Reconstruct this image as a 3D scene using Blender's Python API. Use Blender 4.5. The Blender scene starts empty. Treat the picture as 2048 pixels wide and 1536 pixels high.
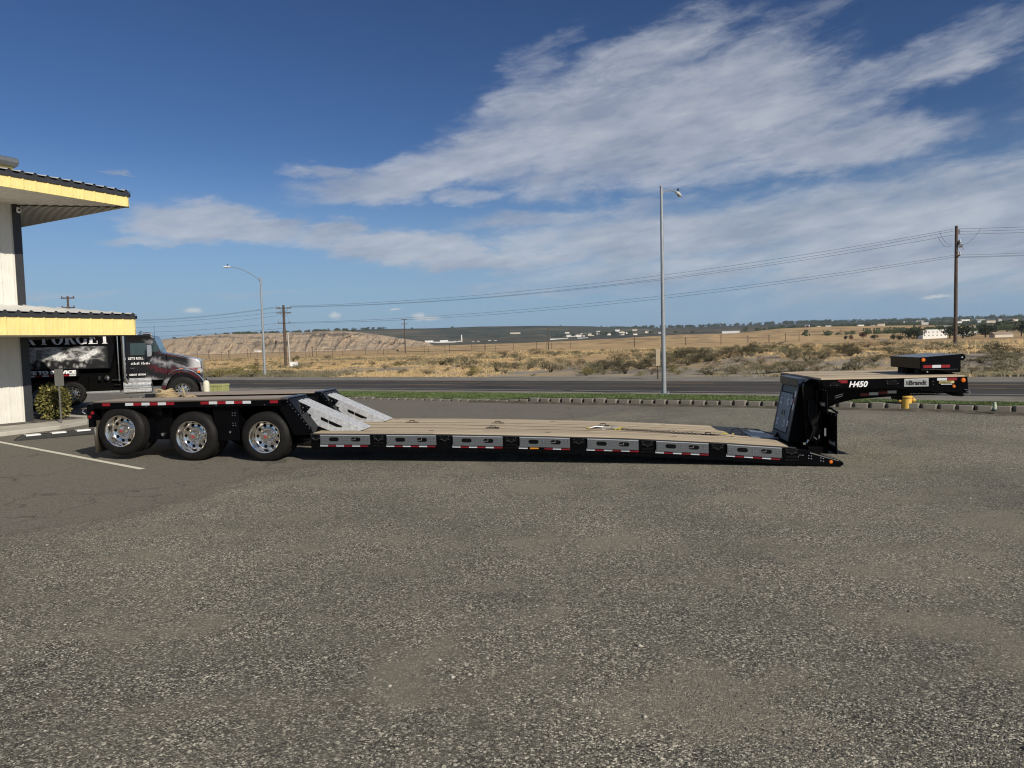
import bpy, math, random
import numpy as np
from mathutils import Vector, Matrix, noise

# ------------------------------------------------------------------ camera, sky, sun
scene = bpy.context.scene
cam_data = bpy.data.cameras.new("camera")
cam = bpy.data.objects.new("camera", cam_data)
scene.collection.objects.link(cam)
scene.camera = cam
cam_data.sensor_width = 36.0
cam_data.lens = 36.0 * 1420.0 / 2048.0
cam_data.clip_start = 0.1
cam_data.clip_end = 20000
TILT = math.atan(80 / 1420.0)
ROLL = 0.026
_f = Vector((0, math.cos(TILT), -math.sin(TILT)))
_r = Vector((1, 0, 0)); _u = _r.cross(_f)
_r2 = _r * math.cos(ROLL) - _u * math.sin(ROLL)
_u2 = _u * math.cos(ROLL) + _r * math.sin(ROLL)
cam.matrix_world = Matrix(((_r2.x, _u2.x, -_f.x, 0), (_r2.y, _u2.y, -_f.y, 0), (_r2.z, _u2.z, -_f.z, 2.09), (0, 0, 0, 1)))

SUN_EL = math.radians(31.5)
SUN_AZ = math.atan2(0.64, -0.77)            # clockwise from +Y
sun_dir = Vector((math.sin(SUN_AZ) * math.cos(SUN_EL), math.cos(SUN_AZ) * math.cos(SUN_EL), math.sin(SUN_EL)))
sd = bpy.data.lights.new("sun", 'SUN'); sd.energy = 5.0; sd.angle = math.radians(0.5); sd.color = (1.0, 0.92, 0.79)
so = bpy.data.objects.new("sun", sd); scene.collection.objects.link(so)
so.rotation_euler = sun_dir.to_track_quat('Z', 'Y').to_euler(); so.location = (0, 0, 60)

world = bpy.data.worlds.new("World"); scene.world = world; world.use_nodes = True
wn = world.node_tree; wn.nodes.clear()

class NT:
    """small helper for wiring node trees"""
    def __init__(s, nt): s.nt = nt
    def n(s, typ, **kw):
        nd = s.nt.nodes.new(typ)
        for k, v in kw.items():
            if k.startswith('i_'):
                key = k[2:]
                key = int(key) if key.isdigit() else key.replace('_', ' ')
                s.put(nd.inputs[key], v)
            else: setattr(nd, k, v)
        return nd
    def put(s, inp, v):
        if isinstance(v, bpy.types.NodeSocket): s.nt.links.new(v, inp)
        else: inp.default_value = v
    def m(s, op, a, b=None, c=None, clamp=False):
        nd = s.nt.nodes.new('ShaderNodeMath'); nd.operation = op; nd.use_clamp = clamp
        s.put(nd.inputs[0], a)
        if b is not None: s.put(nd.inputs[1], b)
        if c is not None: s.put(nd.inputs[2], c)
        return nd.outputs[0]
    def vm(s, op, a, b=None):
        nd = s.nt.nodes.new('ShaderNodeVectorMath'); nd.operation = op
        s.put(nd.inputs[0], a)
        if b is not None: s.put(nd.inputs[1], b)
        return nd.outputs['Value'] if op in ('LENGTH', 'DOT_PRODUCT', 'DISTANCE') else nd.outputs[0]
    def mix(s, f, a, b, mode='MIX'):
        nd = s.nt.nodes.new('ShaderNodeMix'); nd.data_type = 'RGBA'; nd.blend_type = mode
        s.put(nd.inputs[0], f); s.put(nd.inputs[6], a); s.put(nd.inputs[7], b)
        return nd.outputs[2]
    def mr(s, v, a, b, c=0.0, d=1.0, smooth=False):
        nd = s.nt.nodes.new('ShaderNodeMapRange')
        if smooth: nd.interpolation_type = 'SMOOTHSTEP'
        for i, x in enumerate((v, a, b, c, d)): s.put(nd.inputs[i], x)
        return nd.outputs[0]
    def noise(s, vec, scale, detail=4, rough=0.55, dist=0.0, col=False):
        nd = s.nt.nodes.new('ShaderNodeTexNoise')
        s.put(nd.inputs['Vector'], vec); s.put(nd.inputs['Scale'], scale)
        nd.inputs['Detail'].default_value = detail; nd.inputs['Roughness'].default_value = rough; nd.inputs['Distortion'].default_value = dist
        return nd.outputs['Color' if col else 'Fac']
    def vor(s, vec, scale, feature='F1', out='Color', rnd=1.0):
        nd = s.nt.nodes.new('ShaderNodeTexVoronoi'); nd.feature = feature
        s.put(nd.inputs['Vector'], vec); s.put(nd.inputs['Scale'], scale); nd.inputs['Randomness'].default_value = rnd
        return nd.outputs[out]
    def ramp(s, v, stops, interp='LINEAR'):
        nd = s.nt.nodes.new('ShaderNodeValToRGB'); s.put(nd.inputs[0], v); cr = nd.color_ramp; cr.interpolation = interp
        while len(cr.elements) < len(stops): cr.elements.new(0.5)
        for e, (p, c) in zip(cr.elements, stops):
            e.position = p; e.color = (c[0], c[1], c[2], 1) if hasattr(c, '__len__') else (c, c, c, 1)
        return nd.outputs[0]
    def mapping(s, vec, loc=(0, 0, 0), rot=(0, 0, 0), scale=(1, 1, 1), typ='POINT'):
        nd = s.nt.nodes.new('ShaderNodeMapping'); nd.vector_type = typ
        s.put(nd.inputs[0], vec); nd.inputs[1].default_value = loc; nd.inputs[2].default_value = rot; nd.inputs[3].default_value = scale
        return nd.outputs[0]
    def comb(s, x, y, z=0.0):
        nd = s.nt.nodes.new('ShaderNodeCombineXYZ'); s.put(nd.inputs[0], x); s.put(nd.inputs[1], y); s.put(nd.inputs[2], z)
        return nd.outputs[0]
    def sep(s, v):
        nd = s.nt.nodes.new('ShaderNodeSeparateXYZ'); s.put(nd.inputs[0], v); return nd.outputs

W = NT(wn)
sky = W.n('ShaderNodeTexSky', sky_type='NISHITA', sun_disc=False, sun_elevation=SUN_EL, sun_rotation=SUN_AZ,
          altitude=200.0, air_density=1.0, dust_density=0.35, ozone_density=2.2)
geo = W.n('ShaderNodeNewGeometry')
dirv = W.vm('SCALE', geo.outputs['Incoming']); dirv.node.inputs['Scale'].default_value = -1.0
dx, dy, dz = W.sep(W.n('ShaderNodeTexCoord').outputs['Generated'])
az = W.m('ARCTAN2', dx, dy); el = W.m('ARCSINE', dz)
P = W.comb(az, el)
# ragged edges: warp the sky position with stretched noise
wv = W.vm('SUBTRACT', W.noise(W.mapping(P, scale=(9, 24, 1)), 1.0, 7, 0.62, col=True), (0.5, 0.5, 0.5))
Pw = W.vm('ADD', P, W.vm('MULTIPLY', wv, (0.17, 0.055, 0.0)))
def rad(px, py):       # sky position written as bearing / elevation
    return math.radians(px), math.radians(py)
BLOBS = [  # bearing, elevation, half width, half height, tilt (deg), weight
    (10.0, 16.2, 11.5, 4.2, 1, 1.0), (18.0, 16.8, 8.5, 4.0, -6, .9), (11, 20.5, 7.5, 2.2, 16, .75), (1.5, 19.0, 3.6, 2.6, 20, .6), (3.5, 22.0, 3.5, .7, 22, .32),
    (-7.5, 13.1, 8.0, 1.35, 9, .95), (-12.5, 13.0, 4.2, .6, -4, .8), (-1.0, 14.6, 6.5, 2.0, 12, .9), (-2.8, 11.5, 3.0, .7, 0, .75), (5, 12.6, 7, 1.2, 4, .7),
    (29.5, 17.6, 7.5, 1.6, 10, .62), (23.5, 15.6, 5, 1.0, 4, .5), (25.5, 13.2, 7.5, 1.5, 2, .9), (17.0, 12.4, 8.0, 1.0, 0, .6), (21, 21.5, 6, 1.2, 8, .4),
    (-21.5, 9.3, 6.0, 1.25, -3, 1.25), (-25.5, 8.2, 3.6, .45, 3, .75), (-13.8, 9.0, 3.0, .8, 12, 1.05),
    (18, 5.6, 17, 3.4, 0, .42), (-8.0, 7.9, 6.2, 1.3, -4, 1.2), (-2.5, 6.9, 5.5, 1.1, -6, 1.05), (4.0, 7.6, 6.5, 1.6, 2, .8), (3.0, 9.6, 6.5, .8, 2, .7), (11, 10.3, 6, .7, 4, .55),
    (15, 8.2, 13.0, 2.1, 1, .95), (27, 8.6, 10.0, 2.6, 2, .9), (14, 5.4, 16.0, 1.4, 0, .7), (30, 6.2, 13, 3.6, 0, 1.0), (8, 4.0, 14.0, .6, -2, .5), (40, 9, 9, 3, 6, 1.0),
    (-36, 4.3, 8, .28, 0, .5), (-20, 4.3, 5, .22, 0, .5), (-28, 12.4, .9, .2, -8, .6), (55, 16, 16, 5, 5, .8), (-60, 22, 14, 3, -8, .7), (-52, 10, 8, 1.5, 0, .5),
    (120, 22, 30, 7, 8, .7), (-140, 38, 50, 16, -8, .75), (150, 48, 50, 18, 4, .8), (170, 16, 60, 7, 4, .8), (-100, 20, 25, 7, 5, .7)]  # unseen clouds behind the camera, added to make reflections and fill light less blue
dens = None
for b, e, w, h, t, k in BLOBS:
    q = W.mapping(Pw, loc=(math.radians(b), math.radians(e), 0), rot=(0, 0, math.radians(t)), scale=(math.radians(w * 1.1), math.radians(h * 1.14), 1), typ='TEXTURE')
    L = W.vm('LENGTH', q)
    v = W.mr(L, 1.45, 0.35, 0.0, k, True)
    dens = v if dens is None else W.m('SMOOTH_MAX', dens, v, 0.12)
tilted = W.mapping(P, rot=(0, 0, math.radians(-8)))
n1 = W.noise(W.mapping(tilted, scale=(8, 26, 1)), 1.0, 10, 0.64, 0.8)
n2 = W.noise(W.mapping(tilted, scale=(34, 110, 1)), 1.0, 7, 0.66, 0.4)
gate = W.mr(dens, .02, .3, 0.0, 1.0, True)
den2 = W.m('ADD', W.m('MULTIPLY', dens, 1.0), W.m('MULTIPLY', gate, W.m('ADD', W.m('MULTIPLY', W.m('SUBTRACT', n1, 0.5), 1.2), W.m('MULTIPLY', W.m('SUBTRACT', n2, 0.5), 0.42))))
cover = W.mr(den2, 0.06, 0.98, 0.0, 1.0, True)
# small bright puffs low in the sky
pf = None
for b, e, w, h in [(-6.7, 2.22, 1.15, .20), (-7.3, 2.42, .55, .28), (-13.8, 2.55, .48, .26), (-24.0, 3.05, .55, .26), (-9.2, 2.95, .5, .10), (30.9, 2.5, 1.0, .14)]:
    q = W.mapping(W.vm('ADD', P, W.vm('MULTIPLY', W.vm('SUBTRACT', W.noise(W.mapping(P, scale=(60, 90, 1)), 1.0, 5, .6, col=True), (.5, .5, .5)), (.02, .01, 0))),
                  loc=(math.radians(b), math.radians(e), 0), scale=(math.radians(w), math.radians(h), 1), typ='TEXTURE')
    v = W.mr(W.vm('LENGTH', q), 1.35, 0.2, 0, 1, True)
    pf = v if pf is None else W.m('MAXIMUM', pf, v)
shade = W.noise(W.mapping(tilted, scale=(7, 26, 1), loc=(3, 1, 0)), 1.0, 5, 0.6)
cl_col = W.mix(W.mr(shade, .35, .65), (4.7, 5.3, 6.6, 1), (7.9, 8.3, 9.1, 1))
thin = W.m('MULTIPLY', cover, 0.78)
skyc = W.n('ShaderNodeHueSaturation', i_Saturation=1.0, i_Value=1.0, i_Color=sky.outputs[0]).outputs[0]
skyc = W.n('ShaderNodeGamma', i_Color=W.mix(1.0, skyc, (.117, .117, .117, 1), 'MULTIPLY'), i_Gamma=1.35).outputs[0]
skyc = W.mix(1.0, skyc, (6.7, 7.9, 9.7, 1), 'MULTIPLY')
skyc = W.mix(W.mr(el, 0.0, .27, .85, 0, True), skyc, (3.9, 5.9, 8.4, 1))
c1 = W.mix(thin, skyc, cl_col)
c2 = W.mix(W.m('MULTIPLY', pf, 0.6), c1, (10.0, 10.0, 9.8, 1))
bg = W.n('ShaderNodeBackground', i_Color=c2, i_Strength=0.068)
wo = W.n('ShaderNodeOutputWorld'); wn.links.new(bg.outputs[0], wo.inputs[0])

vs = scene.view_settings
vs.view_transform = 'Standard'; vs.look = 'None'; vs.exposure = 0.0; vs.gamma = 1.0; vs.use_curve_mapping = False
scene.cycles.max_bounces = 6
scene.cycles.use_denoising = True
scene.cycles.caustics_reflective = False; scene.cycles.caustics_refractive = False
scene.cycles.sample_clamp_indirect = 3.0
scene.cycles.pixel_filter_type = 'BLACKMAN_HARRIS'; scene.cycles.filter_width = 1.15
scene.cycles.volume_bounces = 0

# ------------------------------------------------------------------ helpers
COL = scene.collection
rnd = random.Random(7)

def tag(o, label=None, cat=None, group=None, kind=None):
    if label: o['label'] = label
    if cat: o['category'] = cat
    if group: o['group'] = group
    if kind: o['kind'] = kind
    return o

def empty(name, loc=(0, 0, 0), rz=0.0, rot=None):
    o = bpy.data.objects.new(name, None); COL.objects.link(o)
    o.location = loc; o.rotation_euler = rot or (0, 0, rz); o.empty_display_size = 0.3
    return o

def copy_tree(o, parent=None):
    c = o.copy(); COL.objects.link(c); c.parent = parent
    for ch in list(o.children): copy_tree(ch, c)
    return c

class MB:
    def __init__(s): s.v = []; s.f = []
    def add(s, vs, fs):
        n = len(s.v); s.v += [tuple(p) for p in vs]; s.f += [tuple(i + n for i in f) for f in fs]; return s
    def box(s, x0, x1, y0, y1, z0, z1, M=None):
        vs = [Vector((x, y, z)) for x in (x0, x1) for y in (y0, y1) for z in (z0, z1)]
        if M is not None: vs = [M @ p for p in vs]
        return s.add(vs, [(0, 1, 3, 2), (4, 6, 7, 5), (0, 4, 5, 1), (2, 3, 7, 6), (0, 2, 6, 4), (1, 5, 7, 3)])
    def prism(s, poly, a, b, axis='y', M=None):
        """polygon extruded from a to b along an axis; poly holds the two other coordinates"""
        def mk(u, w, t): return {'y': Vector((u, t, w)), 'x': Vector((t, u, w)), 'z': Vector((u, w, t))}[axis]
        n = len(poly)
        vs = [mk(u, w, a) for u, w in poly] + [mk(u, w, b) for u, w in poly]
        if M is not None: vs = [M @ p for p in vs]
        fs = [tuple(range(n)), tuple(range(2 * n - 1, n - 1, -1))] + [(i, i + n, (i + 1) % n + n, (i + 1) % n) for i in range(n)]
        return s.add(vs, fs)
    def tube(s, pts, r, n=8, cap=True):
        pts = [Vector(p) for p in pts]; rs = r if hasattr(r, '__len__') else [r] * len(pts)
        rings = []; up = None
        for i, p in enumerate(pts):
            d = (pts[min(i + 1, len(pts) - 1)] - pts[max(i - 1, 0)]).normalized()
            if up is None: up = d.orthogonal().normalized()
            up = (up - d * up.dot(d)).normalized(); w = d.cross(up)
            rings.append([p + (up * math.cos(2 * math.pi * k / n) + w * math.sin(2 * math.pi * k / n)) * rs[i] for k in range(n)])
        vs = [q for R in rings for q in R]
        fs = [(i * n + k, i * n + (k + 1) % n, (i + 1) * n + (k + 1) % n, (i + 1) * n + k) for i in range(len(pts) - 1) for k in range(n)]
        if cap: fs += [tuple(range(n - 1, -1, -1)), tuple((len(pts) - 1) * n + k for k in range(n))]
        return s.add(vs, fs)
    def cyl(s, p0, p1, r, n=16): return s.tube([p0, p1], r, n)
    def lathe(s, prof, c, axis='y', n=32, closed=False):
        """profile of (radius, along) turned about an axis through c"""
        vs = []
        for r, a in prof:
            for k in range(n):
                t = 2 * math.pi * k / n; u, w = r * math.cos(t), r * math.sin(t)
                q = {'y': (u, a, w), 'z': (u, w, a), 'x': (a, u, w)}[axis]
                vs.append((c[0] + q[0], c[1] + q[1], c[2] + q[2]))
        m = len(prof); fs = []
        for i in range(m if closed else m - 1):
            j = (i + 1) % m
            for k in range(n): fs.append((i * n + k, i * n + (k + 1) % n, j * n + (k + 1) % n, j * n + k))
        return s.add(vs, fs)
    def disc(s, c, r, axis='y', n=20):
        vs = []
        for k in range(n):
            t = 2 * math.pi * k / n; u, w = r * math.cos(t), r * math.sin(t)
            q = {'y': (u, 0, w), 'z': (u, w, 0), 'x': (0, u, w)}[axis]
            vs.append((c[0] + q[0], c[1] + q[1], c[2] + q[2]))
        return s.add(vs, [tuple(range(n))])
    def build(s, name, mat, parent=None, smooth=False, bevel=0.0):
        me = bpy.data.meshes.new(name); me.from_pydata(s.v, [], s.f); me.validate(); me.update()
        o = bpy.data.objects.new(name, me); COL.objects.link(o); o.parent = parent
        if mat: me.materials.append(mat)
        fix_normals(me)
        if smooth:
            for p in me.polygons: p.use_smooth = True
            me.set_sharp_from_angle(angle=math.radians(38 if smooth is True else smooth))
        if bevel:
            b = o.modifiers.new("bevel", 'BEVEL'); b.width = bevel; b.segments = 2; b.limit_method = 'ANGLE'; b.angle_limit = math.radians(40)
        return o

import bmesh
def fix_normals(me):
    if len(me.polygons) > 20000: return
    bm = bmesh.new(); bm.from_mesh(me); bmesh.ops.recalc_face_normals(bm, faces=bm.faces); bm.to_mesh(me); bm.free()

def fast_mesh(name, V, Fc, mat, parent=None):
    """numpy vertices and equal-sized faces"""
    me = bpy.data.meshes.new(name); k = Fc.shape[1]
    me.vertices.add(len(V)); me.vertices.foreach_set('co', V.astype(np.float32).ravel())
    me.loops.add(Fc.size); me.loops.foreach_set('vertex_index', Fc.astype(np.int32).ravel())
    me.polygons.add(len(Fc)); me.polygons.foreach_set('loop_start', np.arange(0, Fc.size, k, dtype=np.int32))
    me.polygons.foreach_set('loop_total', np.full(len(Fc), k, dtype=np.int32))
    me.update(); me.validate()
    if mat: me.materials.append(mat)
    o = bpy.data.objects.new(name, me); COL.objects.link(o); o.parent = parent
    return o

def text(name, body, size, mat, M, parent=None, depth=0.002, bold=0.0, shear=0.0, align='LEFT', sx=1.0, fit=None):
    cu = bpy.data.curves.new(name, 'FONT'); cu.body = body; cu.size = size; cu.extrude = depth; cu.offset = bold; cu.shear = shear
    cu.align_x = align; cu.resolution_u = 3
    t = bpy.data.objects.new(name, cu); COL.objects.link(t)
    dg = bpy.context.evaluated_depsgraph_get()
    me = bpy.data.meshes.new_from_object(t.evaluated_get(dg))
    COL.objects.unlink(t); bpy.data.objects.remove(t)
    if fit:
        xs_ = [v.co.x for v in me.vertices]; me.transform(Matrix.Translation((-min(xs_), 0, 0))); sx = fit / (max(xs_) - min(xs_))
    me.transform(M @ Matrix.Diagonal((sx, 1, 1, 1)))
    me.materials.clear(); me.materials.append(mat)
    o = bpy.data.objects.new(name, me); COL.objects.link(o); o.parent = parent
    return o

def face_y(x, y, z, rz=0):          # lettering standing up, reading along +x, seen from -y
    return Matrix.Translation((x, y, z)) @ Matrix.Rotation(rz, 4, 'Z') @ Matrix.Rotation(math.pi / 2, 4, 'X')
def face_mx(x, y, z, tilt=0):       # lettering facing -x, reading towards -y
    return Matrix.Translation((x, y, z)) @ Matrix.Rotation(-math.pi / 2, 4, 'Z') @ Matrix.Rotation(math.pi / 2, 4, 'X')

# ------------------------------------------------------------------ materials
MATS = {}
def mat(name, col=(.5, .5, .5), rough=.6, metal=0.0, var=0.12, scale=3.0, bump=0.0, bscale=40.0, spec=0.5, coat=0.0, dirt=None):
    if name in MATS: return MATS[name]
    m = bpy.data.materials.new(name); m.use_nodes = True; nt = m.node_tree; nt.nodes.clear(); N = NT(nt)
    tc = N.n('ShaderNodeTexCoord').outputs['Object']
    ns = N.noise(tc, scale, 5, .6)
    c = N.mix(N.mr(ns, .3, .7), tuple(x * (1 - var) for x in col) + (1,), tuple(min(1, x * (1 + var)) for x in col) + (1,))
    if dirt:
        c = N.mix(N.m('MULTIPLY', N.mr(N.noise(tc, scale * .7, 7, .7), .52, .72), dirt[3]), c, tuple(dirt[:3]) + (1,))
    b = N.n('ShaderNodeBsdfPrincipled', i_Base_Color=c, i_Metallic=metal)
    N.put(b.inputs['Roughness'], N.mr(N.noise(tc, scale * 4, 3), .3, .7, max(.02, rough * .85), min(1, rough * 1.15)))
    b.inputs['Specular IOR Level'].default_value = spec; b.inputs['Coat Weight'].default_value = coat
    if bump:
        bp = N.n('ShaderNodeBump', i_Strength=bump, i_Distance=.01, i_Height=N.noise(tc, bscale, 5)); N.put(b.inputs['Normal'], bp.outputs[0])
    o = N.n('ShaderNodeOutputMaterial'); nt.links.new(b.outputs[0], o.inputs[0])
    MATS[name] = m
    return m

black = mat('gloss_black', (.0022, .0024, .0032), .12, spec=.10, var=.2)
black_matt = mat('matt_black', (.0035, .0035, .0038), .55, var=.3, spec=.08)
under = mat('underbody_black', (.002, .002, .002), .7, spec=.05)
grey_panel = mat('grey_panel_paint', (.082, .087, .094), .42, metal=0, var=.03)
slate = mat('slate_blue_paint', (.12, .17, .24), .38, var=.08, spec=.4)
steel = mat('bright_steel', (.72, .72, .72), .22, metal=1, var=.1)
chrome = mat('polished_aluminium', (.86, .82, .76), .10, metal=1, var=.03)
galv = mat('galvanised_steel', (.50, .51, .53), .42, metal=.3, var=.25, scale=14, bump=.2)
rubber = mat('tyre_rubber', (.0105, .010, .0095), .6, var=.25, scale=6, bump=.1, spec=.15, dirt=(.028, .022, .016, .35))
flap_m = mat('mudflap_rubber', (.045, .038, .028), .5, var=.3, scale=5)
white_p = mat('white_paint', (.78, .78, .76), .5, var=.04)
letter_w = mat('white_lettering', (.8, .8, .8), .4, var=.02)
letter_k = mat('black_lettering', (.01, .01, .01), .4)
letter_r = mat('red_lettering', (.45, .02, .02), .4)
orange = mat('orange_reflector', (.62, .15, .015), .25, var=.1)
red_l = mat('red_reflector', (.20, .006, .010), .25)
conc = mat('concrete', (.19, .175, .145), .9, var=.22, scale=5, bump=.35, bscale=60, dirt=(.16, .14, .11, .5))
conc_light = mat('pale_concrete', (.40, .375, .32), .9, var=.15, scale=2, bump=.3, dirt=(.25, .22, .18, .4))
wood_pole = mat('weathered_wood', (.075, .055, .042), .85, var=.35, scale=4, bump=.4)
galv_pole = mat('galvanised_pole', (.30, .32, .34), .42, metal=.3, var=.12, scale=3)
glass_d = mat('dark_glass', (.03, .05, .05), .05, var=.1, spec=.8)

def tape_mat():
    m = bpy.data.materials.new('reflective_tape'); m.use_nodes = True; nt = m.node_tree; nt.nodes.clear(); N = NT(nt)
    return m
tape_r = mat('red_reflective_tape', (.22, .006, .012), .35, var=.1, scale=60)
tape_w = mat('silver_reflective_tape', (.62, .64, .66), .3, metal=.2, var=.12, scale=90)

def wood_mat(name, base, dark, planks, axis_scale, tint=.25):
    m = bpy.data.materials.new(name); m.use_nodes = True; nt = m.node_tree; nt.nodes.clear(); N = NT(nt)
    tc = N.n('ShaderNodeTexCoord').outputs['Object']; x, y, z = N.sep(tc)
    pk = N.m('FLOOR', N.m('MULTIPLY', y, 1 / planks)); jx = N.m('FLOOR', N.m('ADD', N.m('MULTIPLY', x, .31), N.m('MULTIPLY', pk, .37)))
    r = N.n('ShaderNodeTexWhiteNoise', noise_dimensions='2D', i_Vector=N.comb(pk, jx)).outputs['Value']
    g = N.noise(N.mapping(tc, scale=(1.2, 34, 34)), axis_scale, 6, .65, .4)
    c = N.mix(g, dark + (1,), base + (1,))
    c = N.mix(N.mr(r, 0, 1, 0, tint), c, tuple(q * .5 for q in dark) + (1,))
    fr = N.m('FRACT', N.m('MULTIPLY', y, 1 / planks)); gap = N.m('LESS_THAN', N.m('MINIMUM', fr, N.m('SUBTRACT', 1.0, fr)), .028)
    c = N.mix(N.m('MULTIPLY', gap, .75), c, (.02, .015, .01, 1))
    c = N.mix(N.mr(N.noise(tc, 2.2, 6, .7), .55, .75, 0, .4), c, (.1, .08, .06, 1))
    b = N.n('ShaderNodeBsdfPrincipled', i_Base_Color=c, i_Roughness=.75)
    bp = N.n('ShaderNodeBump', i_Strength=.35, i_Distance=.004, i_Height=g); N.put(b.inputs['Normal'], bp.outputs[0])
    o = N.n('ShaderNodeOutputMaterial'); nt.links.new(b.outputs[0], o.inputs[0]); return m
deck_wood = wood_mat('deck_planks', (.68, .57, .41), (.43, .34, .22), .23, 1.0, .5)
rear_wood = wood_mat('worn_deck_planks', (.40, .34, .28), (.27, .22, .18), .2, 1.0)

def lot_mat():
    m = bpy.data.materials.new('gravel_and_asphalt'); m.use_nodes = True; nt = m.node_tree; nt.nodes.clear(); N = NT(nt)
    pos = N.n('ShaderNodeNewGeometry').outputs['Position']
    d = N.n('ShaderNodeAttribute', attribute_name='edge').outputs['Fac']
    n_lo = N.noise(pos, .35, 6, .6); n_md = N.noise(pos, 1.7, 6, .65); n_hi = N.noise(pos, 14, 6, .7)
    wob = N.m('ADD', N.m('MULTIPLY', N.m('SUBTRACT', n_md, .5), 1.5), N.m('MULTIPLY', N.m('SUBTRACT', n_hi, .5), 1.1))
    mask = N.mr(N.m('ADD', d, wob), -.55, .55, 0, 1, True)                # 1 = gravel
    # gravel stones
    v1 = N.n('ShaderNodeTexVoronoi', i_Vector=pos, i_Scale=92.0); v2 = N.n('ShaderNodeTexVoronoi', i_Vector=pos, i_Scale=36.0)
    v3 = N.n('ShaderNodeTexVoronoi', i_Vector=pos, i_Scale=190.0)
    r1 = N.sep(v1.outputs['Color'])[0]; r2 = N.sep(v2.outputs['Color']); r3 = N.sep(v3.outputs['Color'])[1]
    base = N.ramp(r1, [(0, (.018, .017, .015)), (.30, (.065, .062, .055)), (.60, (.135, .130, .114)), (.86, (.26, .25, .22)), (1, (.56, .54, .48))])
    fine = N.ramp(r3, [(0, (.045, .043, .037)), (.5, (.11, .106, .092)), (1, (.23, .22, .19))])
    fleck = N.m('MULTIPLY', N.m('GREATER_THAN', r2[0], .82), N.m('LESS_THAN', v2.outputs['Distance'], .36))
    g = N.mix(N.mr(n_md, .38, .62, .0, .45), base, fine)
    dens = N.mr(n_lo, .35, .65, .45, 1.0)
    v4 = N.n('ShaderNodeTexVoronoi', i_Vector=pos, i_Scale=18.0); r4 = N.sep(v4.outputs['Color'])
    big = N.m('MULTIPLY', N.m('GREATER_THAN', r4[0], .76), N.m('LESS_THAN', v4.outputs['Distance'], .22))
    g = N.mix(N.m('MULTIPLY', fleck, dens), g, N.mix(r2[1], (.27, .255, .22, 1), (.52, .50, .44, 1)))
    g = N.mix(N.m('MULTIPLY', big, .8), g, N.mix(r4[1], (.30, .285, .24, 1), (.56, .54, .47, 1)))
    g = N.mix(1.0, g, N.mix(N.mr(n_lo, .3, .7), (.74, .74, .74, 1), (1.20, 1.18, 1.13, 1)), 'MULTIPLY')
    dusty = N.m('MULTIPLY', N.mr(N.noise(N.mapping(pos, loc=(7, 3, 0)), .9, 4, .55), .54, .64), .6)
    g = N.mix(dusty, g, (.175, .162, .132, 1))
    pink = N.m('MULTIPLY', N.mr(N.noise(N.mapping(pos, loc=(-4, 13, 0), scale=(1, .7, 1)), .8, 4, .6), .64, .74), .4)
    g = N.mix(pink, g, (.17, .145, .118, 1))
    g = N.mix(N.m('MULTIPLY', N.mr(N.noise(N.mapping(pos, loc=(17, -3, 2)), .7, 5, .6), .60, .72), .25), g, (.065, .064, .062, 1))
    # tyre-worn sweeps
    sweep = N.noise(N.mapping(pos, rot=(0, 0, .35), scale=(.25, 1.6, 1)), 1.0, 5, .6)
    g = N.mix(N.m('MULTIPLY', N.mr(sweep, .5, .72), .35), g, (.115, .108, .09, 1))
    tw = N.m('SINE', N.m('ADD', N.m('MULTIPLY', N.vm('LENGTH', N.vm('SUBTRACT', pos, (-3, 30, 0))), 3.3), N.m('MULTIPLY', n_lo, 9)))
    tr = N.m('MULTIPLY', N.mr(tw, .72, 1.0), N.mr(N.noise(N.mapping(pos, loc=(2, 9, 1)), .22, 4, .6), .46, .6))
    g = N.mix(N.m('MULTIPLY', tr, .30), g, (.19, .172, .135, 1))
    # asphalt
    a = N.mix(n_hi, (.082, .073, .062, 1), (.122, .110, .094, 1))
    a = N.mix(N.m('MULTIPLY', N.m('GREATER_THAN', r1, .72), .6), a, (.21, .19, .16, 1)); a = N.mix(N.m('MULTIPLY', N.m('LESS_THAN', r1, .25), .6), a, (.035, .031, .027, 1))
    a = N.mix(N.mr(N.noise(pos, 45, 4, .7), .5, .7, 0, .35), a, (.17, .15, .125, 1))
    a = N.mix(N.mr(n_lo, .35, .7, 0, .35), a, (.115, .093, .077, 1))
    cr = N.n('ShaderNodeTexVoronoi', feature='DISTANCE_TO_EDGE', i_Scale=.33)
    N.put(cr.inputs['Vector'], N.vm('ADD', pos, N.vm('MULTIPLY', N.noise(pos, .9, 3, .5, col=True), (2.6, 2.6, 0))))
    crk = N.m('MULTIPLY', N.mr(cr.outputs['Distance'], .003, .009, 1, 0), N.mr(N.noise(pos, .5, 2), .38, .48))
    a = N.mix(N.m('MULTIPLY', crk, .5), a, (.035, .03, .026, 1))
    g = N.mix(1.0, g, (1.33, 1.31, 1.21, 1), 'MULTIPLY'); a = N.mix(1.0, a, (1.36, 1.40, 1.36, 1), 'MULTIPLY')
    col = N.mix(mask, a, g)
    rim = N.m('MULTIPLY', N.m('SUBTRACT', 1.0, N.m('MULTIPLY', N.m('ABSOLUTE', N.m('SUBTRACT', mask, .35)), 3.0), clamp=True), .3)
    col = N.mix(rim, col, (.055, .048, .04, 1))
    b = N.n('ShaderNodeBsdfPrincipled', i_Base_Color=col, i_Roughness=.92); b.inputs['Specular IOR Level'].default_value = .25
    h = N.m('ADD', N.m('MULTIPLY', v1.outputs['Distance'], -.9), N.m('MULTIPLY', v2.outputs['Distance'], -.5))
    h = N.m('ADD', N.m('MULTIPLY', h, mask), N.m('MULTIPLY', N.noise(pos, 90, 4, .7), .6))
    bp = N.n('ShaderNodeBump', i_Strength=.75, i_Distance=.014, i_Height=h); N.put(b.inputs['Normal'], bp.outputs[0])
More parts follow.
